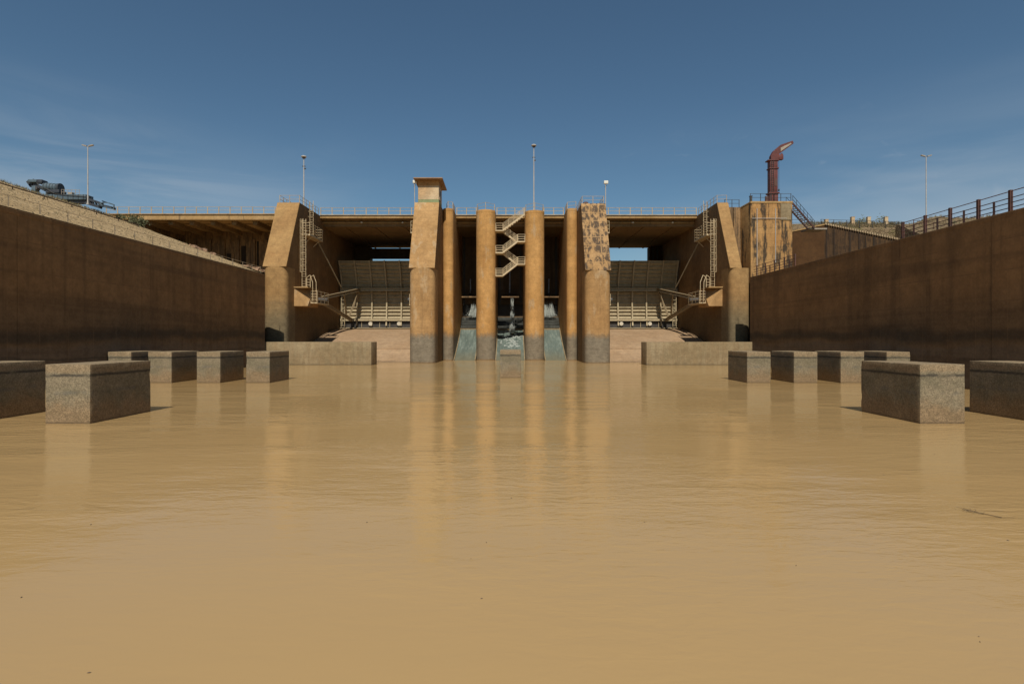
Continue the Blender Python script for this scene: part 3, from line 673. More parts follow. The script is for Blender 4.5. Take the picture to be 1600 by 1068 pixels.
# right wall rails: tall and short posts in turn
def right_rail(ya, yb, label, k=1):
    pts = [(30.75, ya, 11.14), (30.75, yb, 11.14)]
    r = thing('wall_railing', (30.75, ya, 11.14), label, 'railing', 'red rails on the right side wall')
    m_ = MB()
    for z in (.28, .58, .88, 1.28): m_.tube((30.75, ya, 11.14+z), (30.75, yb, 11.14+z), .028)
    m_.build('rails', 'redrail', r)
    o0 = Vector((30.75, ya, 11.14))
    tall_ = MB().box(o0.x-.085*k, o0.x+.085*k, o0.y-.085*k, o0.y+.085*k, o0.z, o0.z+1.36).box(o0.x-.14,o0.x+.14,o0.y-.14,o0.y+.14,o0.z,o0.z+.03).build('post', 'redrail', r)
    low_ = MB().box(o0.x-.045, o0.x+.045, o0.y-.045, o0.y+.045, o0.z, o0.z+.92).build('post', 'redrail', r)
    n = int((yb-ya)/1.2)
    for i in range(n+1):
        src = (tall_, low_)[i % 2]
        c = src if i < 2 else src.copy()
        if i >= 2: col.objects.link(c); c.parent = r
        c.location = (0, i*1.2, 0)
    return r
right_rail(20.6, 44.7, 'dark red handrail with thick posts along the near part of the right side wall')
right_rail(61.5, 72.0, 'short run of dark red handrail at the far end of the right side wall', .6)
railing('terrace_railing', [(51.6,94.6,22.0),(58,94.6,21.8),(64.5,94.6,21.6)], 2.0, 1.15, (1.12,.6), .05, .03, 'dark', 'dark handrail on the terrace behind the ridged retaining wall')
railing('terrace_railing', [(51.2,96.5,22.4),(44,96.5,22.4)], 2.0, 1.1, (1.08,.6), .05, .03, 'dark', 'dark handrail behind the foot of the right abutment stairs')
railing('slope_railing', [(65.5,92.5,hr(65.5,92.5)),(72,88,hr(72,88)),(80,84,hr(80,84))], 2.4, 1.1, (1.08,.6), .05, .03, 'redrail', 'dark handrail going down the grassy bank beyond the right side wall')

# ---------------------------------------------------------------- abutment side stairs (right)
st = thing('access_stairs', (40.6, 84, 19.6), 'dark steel stairs descending right from the crane platform', 'stairs')
p0 = Vector((39.7,82,22.6)); p1 = Vector((45.2,86.5,19.95))
for d in (Vector((0,0,0)), Vector((.5,-.9,0))*1.0):
    MB().beam(p0+d, p1+d, .09, .30).build('stringer', 'redrail', st)
tr = MB()
for i in range(13):
    c = p0.lerp(p1, (i+.5)/13)+Vector((.25,-.45,0)); tr.obox(c, (Vector((.55,.84,0)).normalized()*0+Vector((.485,-.874,0)), Vector((.874,.485,0)), Vector((0,0,1))), (.5,.16,.025))
tr.build('treads', 'galv', st)
for d in (Vector((0,0,0)), Vector((.5,-.9,0))):
    m_ = MB()
    for z in (.55, 1.1): m_.tube(p0+d+Vector((0,0,z)), p1+d+Vector((0,0,z)), .03)
    for i in range(7): q = p0.lerp(p1, i/6)+d; m_.tube(q, q+Vector((0,0,1.12)), .035)
    m_.build('handrail', 'dark', st)
MB().box(44.9, 47.6, 85.6, 88, 19.75, 19.95).build('landing', 'galv', st)

# ---------------------------------------------------------------- zigzag stairs between the central columns
zs_ = thing('zigzag_stairs', (0, 87.8, 13), 'cream steel zigzag stairs hanging between the two central columns', 'stairs')
XL, XR = -1.2, 1.05
levels = [('L', 19.9), ('R', 18.2), ('L', 16.5), ('R', 14.75), ('L', 13.0)]
def flight(xa, za, xb, zb_, y0):
    f = thing  # a flight is a part with its own rail and treads
    y1 = y0+.8
    m_ = MB().beam((xa,y0,za),(xb,y0,zb_),.07,.24).beam((xa,y1,za),(xb,y1,zb_),.07,.24)
    o = m_.build('flight', 'cream_metal', zs_)
    n = 9; t_ = MB()
    for i in range(n):
        u = (i+.5)/n; x = xa+(xb-xa)*u; z = za+(zb_-za)*u; t_.box(x-.12, x+.12, y0+.04, y1-.04, z-.02, z+.02)
    t_.build('treads', 'cream_metal', o)
    rl = MB()
    for y in (y0, y1):
        for h in (.4, .72, 1.05): rl.tube((xa,y,za+h),(xb,y,zb_+h),.026)
        for u in (0,.25,.5,.75,1): x = xa+(xb-xa)*u; z = za+(zb_-za)*u; rl.tube((x,y,z),(x,y,z+1.05),.028)
    rl.build('handrail', 'cream_metal', o)
def landing(side, z):
    xa, xb = (-2.34, XL) if side == 'L' else (XR, 2.19)
    o = MB().box(xa, xb, 87.0, 88.9, z-.14, z).build('landing', 'cream_metal', zs_)
    rl = MB()
    for h in (.35, .7, 1.05): rl.tube((xa+.03,87.02,z+h),(xb,87.02,z+h),.03).tube((xa+.03,88.88,z+h),(xb,88.88,z+h),.03)
    for x in (xa+.05, xb): rl.tube((x,87.02,z),(x,87.02,z+1.07),.035); rl.tube((x,88.88,z),(x,88.88,z+1.07),.035)
    rl.build('handrail', 'cream_metal', o)
for s, z in levels: landing(s, z)
flight(XL, 19.9, 2.15, 22.35, 87.05)
flight(XR, 18.2, XL, 19.9, 88.05); flight(XL, 16.5, XR, 18.2, 87.05)
flight(XR, 14.75, XL, 16.5, 88.05); flight(XL, 13.0, XR, 14.75, 87.05)
lad = MB()
for x in (-2.2, -1.3): lad.tube((x, 88.9, 10.9), (x, 88.9, 13.0), .03)
for z in lin(11.1, 12.9, 7): lad.tube((-2.2,88.9,z),(-1.3,88.9,z),.02)
lad.build('ladder', 'dark', zs_)

# ---------------------------------------------------------------- outlet bays
def outlet(x0, x1, label_pos, mid=False):
    xm = (x0+x1)/2
    r = thing('outlet_wall', (xm, 101.7, 3), 'dark damp breast wall at the back of the %s outlet bay' % label_pos, 'wall', 'breast walls of the outlet bays')
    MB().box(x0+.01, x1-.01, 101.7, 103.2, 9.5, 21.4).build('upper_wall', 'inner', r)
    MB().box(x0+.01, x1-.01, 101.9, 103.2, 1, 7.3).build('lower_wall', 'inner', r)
    MB().box(x0+.01, x1-.01, 103, 103.2, 7.3, 9.5).build('outlet_gate_leaf', 'dark', r)
    for x in (x0+.3, x1-.55): MB().box(x, x+.25, 101.4, 101.7, 9.5, 21.3).build('guide_channel', 'dark', r)
    # operating platform
    p = thing('outlet_platform', (xm, 100.8, 10.6), 'small rust-edged operating platform with stem and rail in the %s outlet bay' % label_pos, 'platform', 'operating platforms in the outlet bays')
    a, b_ = (x0+.75, x1-.75) if mid else (x0+.02, x1-.02)
    MB().box(a, b_, 100.2, 101.68, 10.55, 10.78).build('floor', 'retain', p)
    MB().lathe((xm-.1, 100.9, 10.78), [(.42,0),(.42,.12),(.25,.2),(.2,.5),(.11,.55),(.11,.6)], 14).build('pedestal', 'dark', p)
    MB().tube((xm-.1, 100.9, 11.3), (xm-.1, 100.9, 13.9+(2.3 if mid else 0)), .13 if not mid else .16, 12).build('stem', 'stem', p)
    rl = MB()
    for h in (.55, 1.1): rl.tube((a, 100.25, 10.78+h), (b_, 100.25, 10.78+h), .03)
    for x in lin(a+.05, b_-.05, 5): rl.tube((x,100.25,10.78),(x,100.25,11.9), .03)
    rl.build('handrail', 'dark', p)
    # ledges
    q = thing('outlet_ledges', (xm, 100, 5.2), 'wet stepped ledges below the water jet in the %s outlet bay' % label_pos, 'ledges', 'stepped ledges in the outlet bays')
    for i in range(4):
        MB().box(x0+.02, x1-.02, 98.3+.75*i, 101.9, 5.05+.5*i+.002, 5.05+.5*(i+1)).build('ledge', 'ledge', q, bevel=.05)
    return xm
def chute(x0, x1, label, mid=False):
    c = thing('outlet_chute', ((x0+x1)/2, 92, 0), label, 'chute', 'water chutes of the outlet bays')
    zt0 = 5.0 if not mid else 4.9
    rnd = random.Random(int(x0*10))
    def fn(x, y):
        u = (y-84.5)/(98.3-84.5)
        return -.5+ (zt0+.5)*(u**1.25) + .05*n3(x*2, y, .9) + .03*n3(x, y, 3)
    s = MB().sheet(lin(x0+.12, x1-.12, 22), lin(84.5, 98.3, 60), fn)
    o = s.build('running_water', 'sheet', c)
    side = [(84.5,-2),(84.5,-.35),(98.3,zt0+.15),(98.3,-2)]
    pts = [(84.5+ (98.3-84.5)*u, -.5+(zt0+.5)*(u**1.25)+.16) for u in lin(0,1,12)]
    for a, b_ in ((x0+.002, x0+.14), (x1-.14, x1-.002)):
        MB().prism([(84.5,-2)]+pts+[(98.3,-2)], 'x', a, b_).build('kerb', 'sill', c)
    MB().box(x0+.14, x1-.14, 98.0, 98.3, zt0-.3, zt0+.08).build('lip', 'sill', c)
    return c
chute(-9.5 if False else -8.7, -5.35, 'teal-grey water running down the left outlet chute')
chute(5.2, 8.5, 'teal-grey water running down the right outlet chute')
chute(-2.35, 2.2, 'foaming water running down the middle outlet chute behind the lone block', True)
def jet(xm, wd, top, bottom, ytop, ybot, n, label, seed):
    rnd = random.Random(seed); m_ = MB()
    for i in range(n):
        x = xm + rnd.uniform(-.36, .36)*wd; sp = rnd.gauss((x-xm)*.35, wd*.2)
        zt_ = top + rnd.uniform(-2.0, .15); zb_ = bottom + rnd.uniform(0, .5)
        ya = ytop - rnd.uniform(0, .2); yc = ybot + rnd.uniform(-.6, .6)
        pts = []
        for k in range(6):
            u = k/5; pts.append(Vector((x+sp*u, ya+(yc-ya)*u, zt_-(zt_-zb_)*(u**1.7))))
        rr = rnd.uniform(.012, .04)
        for k in range(5): m_.tube(pts[k], pts[k+1], rr*(.5+.25*k), 5, rr*(.5+.25*(k+1)))
    for i in range(n*9):
        c = Vector((xm+rnd.gauss(0, wd*.38), ybot+rnd.uniform(-.9,.7), bottom+abs(rnd.gauss(0, .8))))
        s_ = rnd.uniform(.015, .06)
        m_.add([c+Vector(v)*s_ for v in ((1,0,0),(-1,0,0),(0,1,0),(0,-1,0),(0,0,1),(0,0,-1))], [(0,2,4),(2,1,4),(1,3,4),(3,0,4),(2,0,5),(1,2,5),(3,1,5),(0,3,5)])
    o = m_.build('water_jet', 'foam'); return tag(o, label, 'water jet', 'water jets from the low outlets')
for x0, x1, p, md in ((-8.7,-5.35,'left',0), (-2.35,2.2,'middle',1), (5.2,8.5,'right',0)):
    outlet(x0, x1, p, bool(md))
jet(-6.35, 2.0, 10.0, 7.0, 101.9, 100.2, 80, 'fan of white spray falling in the left outlet bay', 3)
jet(6.7, 1.9, 10.0, 7.0, 101.9, 100.4, 80, 'curtain of white spray falling in the right outlet bay', 5)
jet(.25, .55, 10.3, 4.2, 99.0, 95.8, 60, 'tall thin plume of water falling in the middle outlet bay', 9)
fm = MB(); rnd = random.Random(4)
for i in range(110):
    u = rnd.random(); y = 91.5+4.5*u; x = .2+rnd.gauss(0, .75); x = max(-2.1, min(1.95, x))
    uu = (y-84.5)/13.8; z = -.5+5.4*uu**1.25+.06
    a = rnd.uniform(.05,.16); h = rnd.uniform(.02,.1)
    fm.add([(x-a,y-a,z),(x+a,y-a,z),(x+a,y+a,z+.15),(x-a,y+a,z+.15),(x,y,z+h+.1)], [(0,1,4),(1,2,4),(2,3,4),(3,0,4)])
tag(fm.build('foam', 'foam'), 'white foam on the middle outlet chute', 'foam', kind='stuff')

# ---------------------------------------------------------------- access ladders, corbels, trunnion platforms
def cage_platform(name, sx, label_side):
    X = lambda a: sx*a
    xw = 30.4 if sx < 0 else 29.7
    def bx(m_, a, b_, *k): return m_.box(min(X(a),X(b_)), max(X(a),X(b_)), *k)
    cb = thing('trunnion_corbel', (X(xw-1), 82, 7.9), 'wedge-shaped concrete corbel on the inner side of the %s bank pier' % label_side, 'corbel', 'corbels carrying the gate trunnions')
    a_, b_ = X(xw), X(xw-1.9)
    MB().add([(a_,79.8,7.9),(a_,79.8,10.45),(b_,79.8,7.9),(b_,82.4,10.45),(a_,84.2,7.9),(b_,84.2,7.9),(b_,84.2,10.45),(a_,84.2,10.45)],
             [(0,2,1),(1,2,3),(1,3,6,7),(2,5,6,3),(0,4,5,2),(0,1,7,4),(4,7,6,5)]).build('body', 'pier', cb, smooth=0)
    bx(MB(), xw, xw-2.0, 79.65, 84.3, 10.453, 10.6).build('cap', 'deck', cb)
    # ladder with cage, standing on the corbel
    ld = thing('caged_ladder', (X(xw-.55), 82.3, 10.6), 'tall cream caged ladder rising from the corbel on the %s bank pier' % label_side, 'ladder', 'caged ladders on the piers')
    for q in (.25, .8): MB().tube((X(xw-q), 82.2, 10.6), (X(xw-q), 82.2, 20.6), .04).build('side_rail', 'cream_metal', ld)
    rg0 = MB().tube((X(xw-.25), 82.2, 10.9), (X(xw-.8), 82.2, 10.9), .022).build('rung', 'cream_metal', ld)
    for i in range(1, 28):
        c = rg0.copy(); col.objects.link(c); c.parent = ld; c.location = (0, 0, i*.35)
    hp = MB(); pts = [Vector((X(xw-.2),82.2,12.9)), Vector((X(xw-.12),81.75,12.9)), Vector((X(xw-.35),81.4,12.9)), Vector((X(xw-.7),81.4,12.9)), Vector((X(xw-.93),81.75,12.9)), Vector((X(xw-.85),82.2,12.9))]
    h0 = hp.path(pts, .03).build('hoop', 'cream_metal', ld)
    for i in range(1, 9):
        c = h0.copy(); col.objects.link(c); c.parent = ld; c.location = (0, 0, i*.9)
    vs_ = MB()
    for p in pts[1:5]: vs_.tube(p, p+Vector((0,0,7.6)), .02)
    vs_.build('cage_strips', 'cream_metal', ld)
    # upper platform
    up = thing('pier_platform', (X(xw-.6), 85, 18.4), 'upper railed steel platform near the top of the %s bank pier' % label_side, 'platform', 'railed platforms on the bank piers')
    bx(MB(), xw, xw-1.15, 82.9, 88.6, 18.35, 18.6).build('floor', 'cream_metal', up)
    rl = MB()
    for h in (.4, .8, 1.2, 1.6):
        rl.path([(X(xw-.1),82.95,18.6+h),(X(xw-1.1),82.95,18.6+h),(X(xw-1.1),88.5,18.6+h),(X(xw-.1),88.5,18.6+h)], .03)
    for y in lin(82.95, 88.5, 6): rl.tube((X(xw-1.1),y,18.6),(X(xw-1.1),y,20.2),.035)
    rl.tube((X(xw-.1),82.95,18.6),(X(xw-.1),82.95,20.8),.035)
    rl.build('handrail', 'cream_metal', up)
    MB().beam((X(xw-.05),84,17.4),(X(xw-1.0),84,18.35),.08,.1).beam((X(xw-.05),87.5,17.4),(X(xw-1.0),87.5,18.35),.08,.1).build('bracket', 'cream_metal', up)
    l2 = MB()
    for q in (.4,.9): l2.tube((X(xw-q),85,18.6),(X(xw-q),85,23.9),.035)
    for z in lin(18.9,22.8,12): l2.tube((X(xw-.4),85,z),(X(xw-.9),85,z),.02)
    for z in (20.6,21.4,22.2,23.0): l2.path([(X(xw-.35),85,z),(X(xw-.3),84.5,z),(X(xw-.65),84.25,z),(X(xw-1.0),84.5,z),(X(xw-.95),85,z)],.025)
    l2.build('upper_ladder', 'cream_metal', up)
    # lower platform at trunnion
    lp = thing('pier_platform', (X(xw-1.3), 86, 8.4), 'lower railed steel platform by the gate trunnion on the %s bank pier' % label_side, 'platform', 'railed platforms on the bank piers')
    bx(MB(), xw-1.9, xw-2.9, 81.0, 86.0, 8.35, 8.5).build('floor', 'cream_metal', lp)
    rl = MB()
    for h in (.4,.8,1.15,1.6):
        rl.path([(X(xw-1.95),81.05,8.5+h),(X(xw-2.85),81.05,8.5+h),(X(xw-2.85),85.9,8.5+h)], .04)
    for p in ((xw-1.95,81.05),(xw-2.4,81.05),(xw-2.85,81.05),(xw-2.85,82.6),(xw-2.85,84.2),(xw-2.85,85.9)): rl.tube((X(p[0]),p[1],8.5),(X(p[0]),p[1],10.15),.045)
    rl.build('handrail', 'cream_metal', lp)
    l3 = MB()
    for q in (1.5, 2.0): l3.path([(X(xw-q),80.6,10.6),(X(xw-q),80.6,12.0),(X(xw-q-.5),80.5,12.3),(X(xw-q-.9),80.4,11.3),(X(xw-q-.9),80.5,8.6)],.045)
    for z in (10.9,11.3,11.7): l3.tube((X(xw-1.5),80.6,z),(X(xw-2.0),80.6,z),.03)
    l3.build('step_over_ladder', 'cream_metal', lp)
    # hoist rope tube down the pier
    hs2 = thing('hoist_strut', (X(xw-.6), 88, 10.2), 'long thin steel strut slanting down behind the platforms of the %s bank pier' % label_side, 'strut', 'hoist struts')
    MB().tube((X(xw-.5), 88.3, 18.3), (X(xw-2.2), 94.5, 11.9), .11, 10).build('rod', 'gate_arm', hs2)
    MB().tube((X(xw-2.2), 94.5, 11.9), (X(xw-2.6), 96.5, 10.6), .06, 8).build('rope', 'gate_arm', hs2)
cage_platform('x', -1, 'left'); cage_platform('x', 1, 'right')
# small hanging cages and ladders on the central piers' outer sides
for sx, xw, who in ((-1, 13.8, 'cabin pier'), (1, 13.6, 'black-blotched pier')):
    X = lambda a: sx*a
    r = thing('pier_platform', (X(xw+.5), 84, 18.4), 'small railed steel perch high on the outer side of the %s' % who, 'platform', 'railed platforms on the middle piers')
    MB().box(min(X(xw),X(xw+1.0)), max(X(xw),X(xw+1.0)), 84, 86.5, 18.9, 19.05).build('floor', 'cream_metal', r)
    rl = MB()
    for h in (.5, 1.0, 1.6): rl.path([(X(xw+.05),84.05,19.05+h),(X(xw+.95),84.05,19.05+h),(X(xw+.95),86.4,19.05+h)], .035)
    for a in (.05,.5,.95): rl.tube((X(xw+a),84.05,19.05),(X(xw+a),84.05,20.7),.035)
    rl.build('handrail', 'cream_metal', r)
    ld = thing('caged_ladder', (X(xw+.3), 85, 9), 'cream ladder running down the outer side of the %s' % who, 'ladder', 'caged ladders on the piers')
    for q in (.12,.52): MB().tube((X(xw+q),85.4,9.6),(X(xw+q),85.4,18.9),.03).build('side_rail', 'cream_metal', ld)
    rg0 = MB().tube((X(xw+.12),85.4,9.9),(X(xw+.52),85.4,9.9),.02).build('rung', 'cream_metal', ld)
    for i in range(1, 24):
        c = rg0.copy(); col.objects.link(c); c.parent = ld; c.location = (0, 0, i*.38)
    r = thing('pier_platform', (X(xw+.5), 84, 8.3), 'small railed steel perch by the gate on the outer side of the %s' % who, 'platform', 'railed platforms on the middle piers')
    MB().box(min(X(xw),X(xw+1.3)), max(X(xw),X(xw+1.3)), 84.6, 86.5, 8.25, 8.4).build('floor', 'cream_metal', r)
    rl = MB()
    for h in (.5, 1.0, 1.5): rl.path([(X(xw+.05),84.65,8.4+h),(X(xw+1.25),84.65,8.4+h),(X(xw+1.25),86.4,8.4+h)], .04)
    for a in (.3,.75,1.25): rl.tube((X(xw+a),84.65,8.4),(X(xw+a),84.65,9.95),.04)
    rl.build('handrail', 'cream_metal', r)

# ---------------------------------------------------------------- watch cabin
cb = thing('watch_cabin', (-12.1, 84.6, ZD), 'small cream watch cabin with green band and rusty overhanging roof', 'cabin')
x0, x1, y0, y1 = -13.45, -10.45, 82.6, 86.2
MB().box(x0, x1, y0, y1, ZD+.003, ZD+.62).build('green_base', 'green_band', cb)
MB().box(x0, x1, y0, y1, ZD+.623, ZD+2.6).build('wall', 'cream', cb)
MB().box(x0, x1, y0, y1, ZD+2.603, ZD+3.35).build('upper_band', 'ochre_band', cb)
wn_ = MB().box(x1-.02, x1+.04, 83.6, 85.2, ZD+.9, ZD+2.3).build('window', 'dark', cb)
MB().box(x1+.01, x1+.07, 83.5, 83.6, ZD+.85, ZD+2.35).box(x1+.01, x1+.07, 85.2, 85.3, ZD+.85, ZD+2.35).box(x1+.01,x1+.08,83.5,85.3,ZD+.78,ZD+.85).build('frame', 'cream_metal', wn_)
MB().prism([(81.7,ZD+3.42),(81.7,ZD+3.56),(87.4,ZD+3.25),(87.4,ZD+3.11)], 'x', x0-.55, x1+.65).build('roof', 'roofm', cb, bevel=.02)

# ---------------------------------------------------------------- lamp poles
LPG = 'tall lamp poles'
def lamp_pole(x, y, z, h, label, kind='dome', r0=.10):
    r = thing('lamp_pole', (x, y, z), label, 'lamp pole', LPG)
    MB().tube((x,y,z),(x,y,z+h-.25), r0, 10, r0*.6).build('pole', 'pole', r)
    MB().lathe((x,y,z), [(r0*2.2,0),(r0*2.2,.08),(r0*1.2,.12),(r0*1.1,.5)], 12).build('base_plate', 'pole', r)
    if kind == 'dome':
        hd = MB().lathe((x,y,z+h-.38), [(.08,0),(.3,.02),(.42,.14),(.34,.26),(.12,.34)], 16).build('lamp_head', 'pole', r)
        MB().lathe((x,y,z+h-.52), [(.05,0),(.22,.03),(.26,.13)], 14).build('lamp_glass', 'dark', r)
        MB().box(x-.25,x+.25,y-.06,y+.06,z+h*.80,z+h*.80+.1).box(x+.05,x+.3,y-.08,y+.08,z+h*.755,z+h*.755+.16).build('bracket', 'dark', r)
    else:
        for s in (-1, 1):
            a = MB().tube((x,y,z+h-.3),(x+s*.35,y,z+h-.08),.035)
            a.obox((x+s*.48,y,z+h-.04),(Vector((1,0,.25*s)).normalized(),Vector((0,1,0)),Vector((-.25*s,0,1)).normalized()),(.33,.14,.07))
            a.build('lamp_head', 'galv', r)
    return r
lamp_pole(-32.0, 88, ZD, 8.0+.75, 'tall lamp pole on the left bank pier')
lamp_pole(3.6, 88.5, 22.95, 10.6, 'tall lamp pole on the column right of the zigzag stairs')
lamp_pole(-61.7, 83, 22.9, 8.6, 'lamp pole with twin heads in front of the blue-grey machine', 'twin', .09)
lamp_pole(64.7, 88.6, hr(64.7,88.6), 31.8-hr(64.7,88.6), 'lamp pole with twin heads behind the right side wall', 'twin', .09)
def small_lamp(x, y, z, h, label):
    r = thing('small_lamp', (x, y, z), label, 'lamp', 'small box lamps on the middle piers')
    MB().tube((x,y,z),(x,y,z+h),.06,8).build('pole', 'pole', r)
    MB().tube((x-.12,y,z+h-.45),(x+.12,y,z+h-.2),.05,8).build('bracket', 'dark', r)
    MB().box(x-.25,x+.35,y-.2,y+.2,z+h,z+h+.45).build('lamp_head', 'glasswhite', r, bevel=.05)
small_lamp(13.75, 82.4, 18.5, 7.2, 'small pale box lamp on a short pole at the right of the black-blotched pier')
small_lamp(-14.05, 83.2, 18.5, 7.5, 'small pale box lamp on a short pole at the left of the watch cabin')
MB_ = MB().box(10.55, 11.25, 82.5, 83.1, ZD-.19, ZD+.22).box(10.7,11.1,82.6,83.0,ZD+.22,ZD+.3)
tag(MB_.build('valve_box', 'redrail', bevel=.03), 'small rusty box on top of the black-blotched pier', 'box')

# ---------------------------------------------------------------- red crane
cr = thing('jib_crane', (38.9, 84.5, 22.62), 'dark red jib crane with raised arm on the abutment block', 'crane')
zc = 22.62
MB().box(38.25,38.8,84,84.9,zc,zc+2.1).box(38.95,39.5,84,84.9,zc,zc+2.1).build('leg', 'redcrane', cr, bevel=.03)
MB().box(38.1,39.65,83.85,85.05,zc+2.1,zc+2.3).build('collar', 'redcrane', cr, bevel=.03)
MB().box(38.3,39.45,84,84.9,zc+2.3,zc+5.75).build('column', 'redcrane', cr, bevel=.05)
MB().box(38.2,39.55,83.9,85,zc+5.75,zc+5.95).build('collar', 'redcrane', cr, bevel=.03)
MB().box(38.3,39.45,84,84.9,zc+5.95,zc+6.95).build('column_head', 'redcrane', cr, bevel=.04)
MB().box(38.0,39.6,83.9,85,zc+6.95,zc+7.12).build('collar', 'redcrane', cr, bevel=.03)
MB().prism([(38.5,zc+7.12),(39.6,zc+7.12),(39.75,zc+8.0),(41.85,zc+9.55),(41.7,zc+9.95),(39.95,zc+9.35),(38.9,zc+8.45),(38.5,zc+7.7)],'y',84.1,84.8).build('jib', 'redcrane', cr, bevel=.02, smooth=0)
MB().prism([(39.9,zc+8.35),(41.5,zc+9.45),(41.4,zc+9.6),(39.9,zc+8.9)],'y',84.05,84.098).build('jib_web', 'galv', cr)
MB().box(39.7,40.35,84.15,84.75,zc+7.2,zc+7.9).prism([(39.9,zc+7.9),(40.3,zc+7.9),(40.2,zc+8.2)],'y',84.2,84.7).build('winch', 'redcrane', cr, bevel=.03)
m_ = MB()
for z in lin(zc+2.5, zc+6.8, 14): m_.tube((38.45,83.9,z),(38.8,83.9,z),.02)
for x in (38.45, 38.8): m_.tube((x,83.9,zc),(x,83.9,zc+7),.025)
m_.build('rung_ladder', 'dark', cr)
MB().box(38.95,39.35,83.96,84.0,zc+3.2,zc+4.3).build('access_hatch', 'redrail', cr)
MB().tube((39.78,84.4,zc+7.2),(39.78,84.4,zc+2.9),.03).build('rope', 'dark', cr)
MB().lathe((39.78,84.4,zc+2.5), [(.03,0),(.1,.1),(.12,.25),(.06,.4)], 10).build('hook_block', 'dark', cr)
pb = MB().box(36.3,36.7,81.0,81.3,zc,zc+1.0).box(36.35,36.65,80.98,81.0,zc+.55,zc+.9)
tag(pb.build('control_box', 'redrail', bevel=.03), 'small dark red control box on the crane platform', 'box')
pb = MB().box(34.1,34.4,81.0,81.3,zc,zc+.95).box(34.05,34.45,80.95,81.35,zc+.95,zc+1.05)
tag(pb.build('control_box', 'dark', bevel=.03), 'small black pillar box on the left part of the crane platform', 'box')

# ---------------------------------------------------------------- machine on the left crest
mc = thing('crest_machine', (-63.8, 84, 22.9), 'blue-grey machine with folded boom lying along the left crest', 'machine')
def mpt(px, py, d): return at(px, py, d)
def mbox(pxa, pya, pxb, pyb, d, th, mat, name, bev=.04):
    a = mpt(pxa, pyb, d); b_ = mpt(pxb, pya, d)
    return MB().box(a.x, b_.x, d, d+th, a.z, b_.z).build(name, mat, mc, bevel=bev)
D0 = 86.0
mbox(75,303.5,134,311.5,D0,1.6,'bluemach','main_beam'); mbox(76,311.6,104,318,D0+.2,1.2,'darkmach','support')
mbox(104,312,140,317,D0+.3,1.0,'darkmach','lower_frame')
mbox(71,296,92,301,D0+.1,1.5,'darkmach','engine_deck')
a = mpt(70,292,D0+.8); b_ = mpt(93,294,D0+.8)
MB().tube(a, b_, .62, 20).build('drum', 'bluemach', mc); MB().tube(b_, b_+Vector((.25,0,0)), .72, 20).build('drum_cap', 'darkmach', mc)
mbox(71,298,75,305,D0+.3,.5,'bluemach','leg'); mbox(78,299,81,305,D0+.3,.5,'dark','leg')
# folded arm at the left
m_ = MB(); 
m_.beam(mpt(48,291,D0+.6), mpt(55,281,D0+.6), .5, .35).beam(mpt(44,283.5,D0+.6), mpt(50,292,D0+.6), .5, .30).beam(mpt(54,288,D0+.6), mpt(72,297,D0+.6), .5, .45)
m_.build('folded_arm', 'darkmach', mc)
mbox(43,280,57,284.3,D0,1.3,'bluemach','cab',.08); mbox(57,280,65,286,D0+.1,1.2,'darkmach','counterweight',.1)
mbox(49,290,55,299,D0+.3,.8,'bluemach','leg'); mbox(55,291,58,296,D0+.3,.6,'dark','bracket')
m_ = MB()
for px in (82, 90, 98, 106, 114, 122, 130): q = mpt(px, 307.5, D0-.03); m_.box(q.x-.04, q.x+.04, D0-.05, D0-.002, q.z-.36, q.z+.36)
m_.build('stiffener', 'darkmach', mc)
m_ = MB()
for k in range(5): q = a.lerp(b_, (k+.5)/5); m_.tube(q, q+Vector((.06,0,0)), .66, 20)
m_.build('drum_bands', 'darkmach', mc)
MB().path([mpt(57,286,D0-.1), mpt(63,291,D0-.1), mpt(72,294,D0-.1), mpt(84,302,D0-.1), mpt(100,304.5,D0-.1), mpt(134,307,D0-.1)], .04).build('hose', 'dark', mc)
# boom to the right
m_ = MB().beam(mpt(132,309,D0+.5), mpt(160,318.5,D0+.5), .5, .35).beam(mpt(134,317,D0+.5), mpt(158,324.5,D0+.5), .5, .35)
for u in lin(0,1,6): m_.beam(mpt(134,310,D0+.5).lerp(mpt(160,318.5,D0+.5),u), mpt(136,317.5,D0+.5).lerp(mpt(158,324.5,D0+.5),min(1,u+.1)), .2, .2)
m_.build('boom', 'darkmach', mc)
m_ = MB()
for y in (D0+.1, D0+1.1):
    P4 = [mpt(155,317,y), mpt(167,316.5,y), mpt(178,320,y), mpt(178,327,y), mpt(162,322.5,y)]
    for p, q in zip(P4, P4[1:]+P4[:1]): m_.beam(p, q, .1, .14)
    if y > D0+1:
        for p in P4: m_.beam(p+Vector((0,-1.06,0)), p+Vector((0,.06,0)), .1, .14)
m_.build('boom_cage', 'bluemach', mc); m_ = MB().beam(mpt(157,320.5,D0+.6), mpt(177.5,325.5,D0+.6), 1.0, .35); m_.build('boom_end', 'darkmach', mc)
m_ = MB()
for px in (96, 100, 106, 112, 118, 124): m_.tube(mpt(px, 303.5, D0+.3), mpt(px, 296, D0+.3), .03)
for py in (296, 300): m_.tube(mpt(96, py, D0+.3), mpt(124, py+1, D0+.3), .025)
m_.build('handrail', 'galv', mc)
mbox(136,306,139,311,D0+.3,.4,'dark','bracket'); mbox(106,300,112,303.4,D0+.3,.6,'galv','tank')

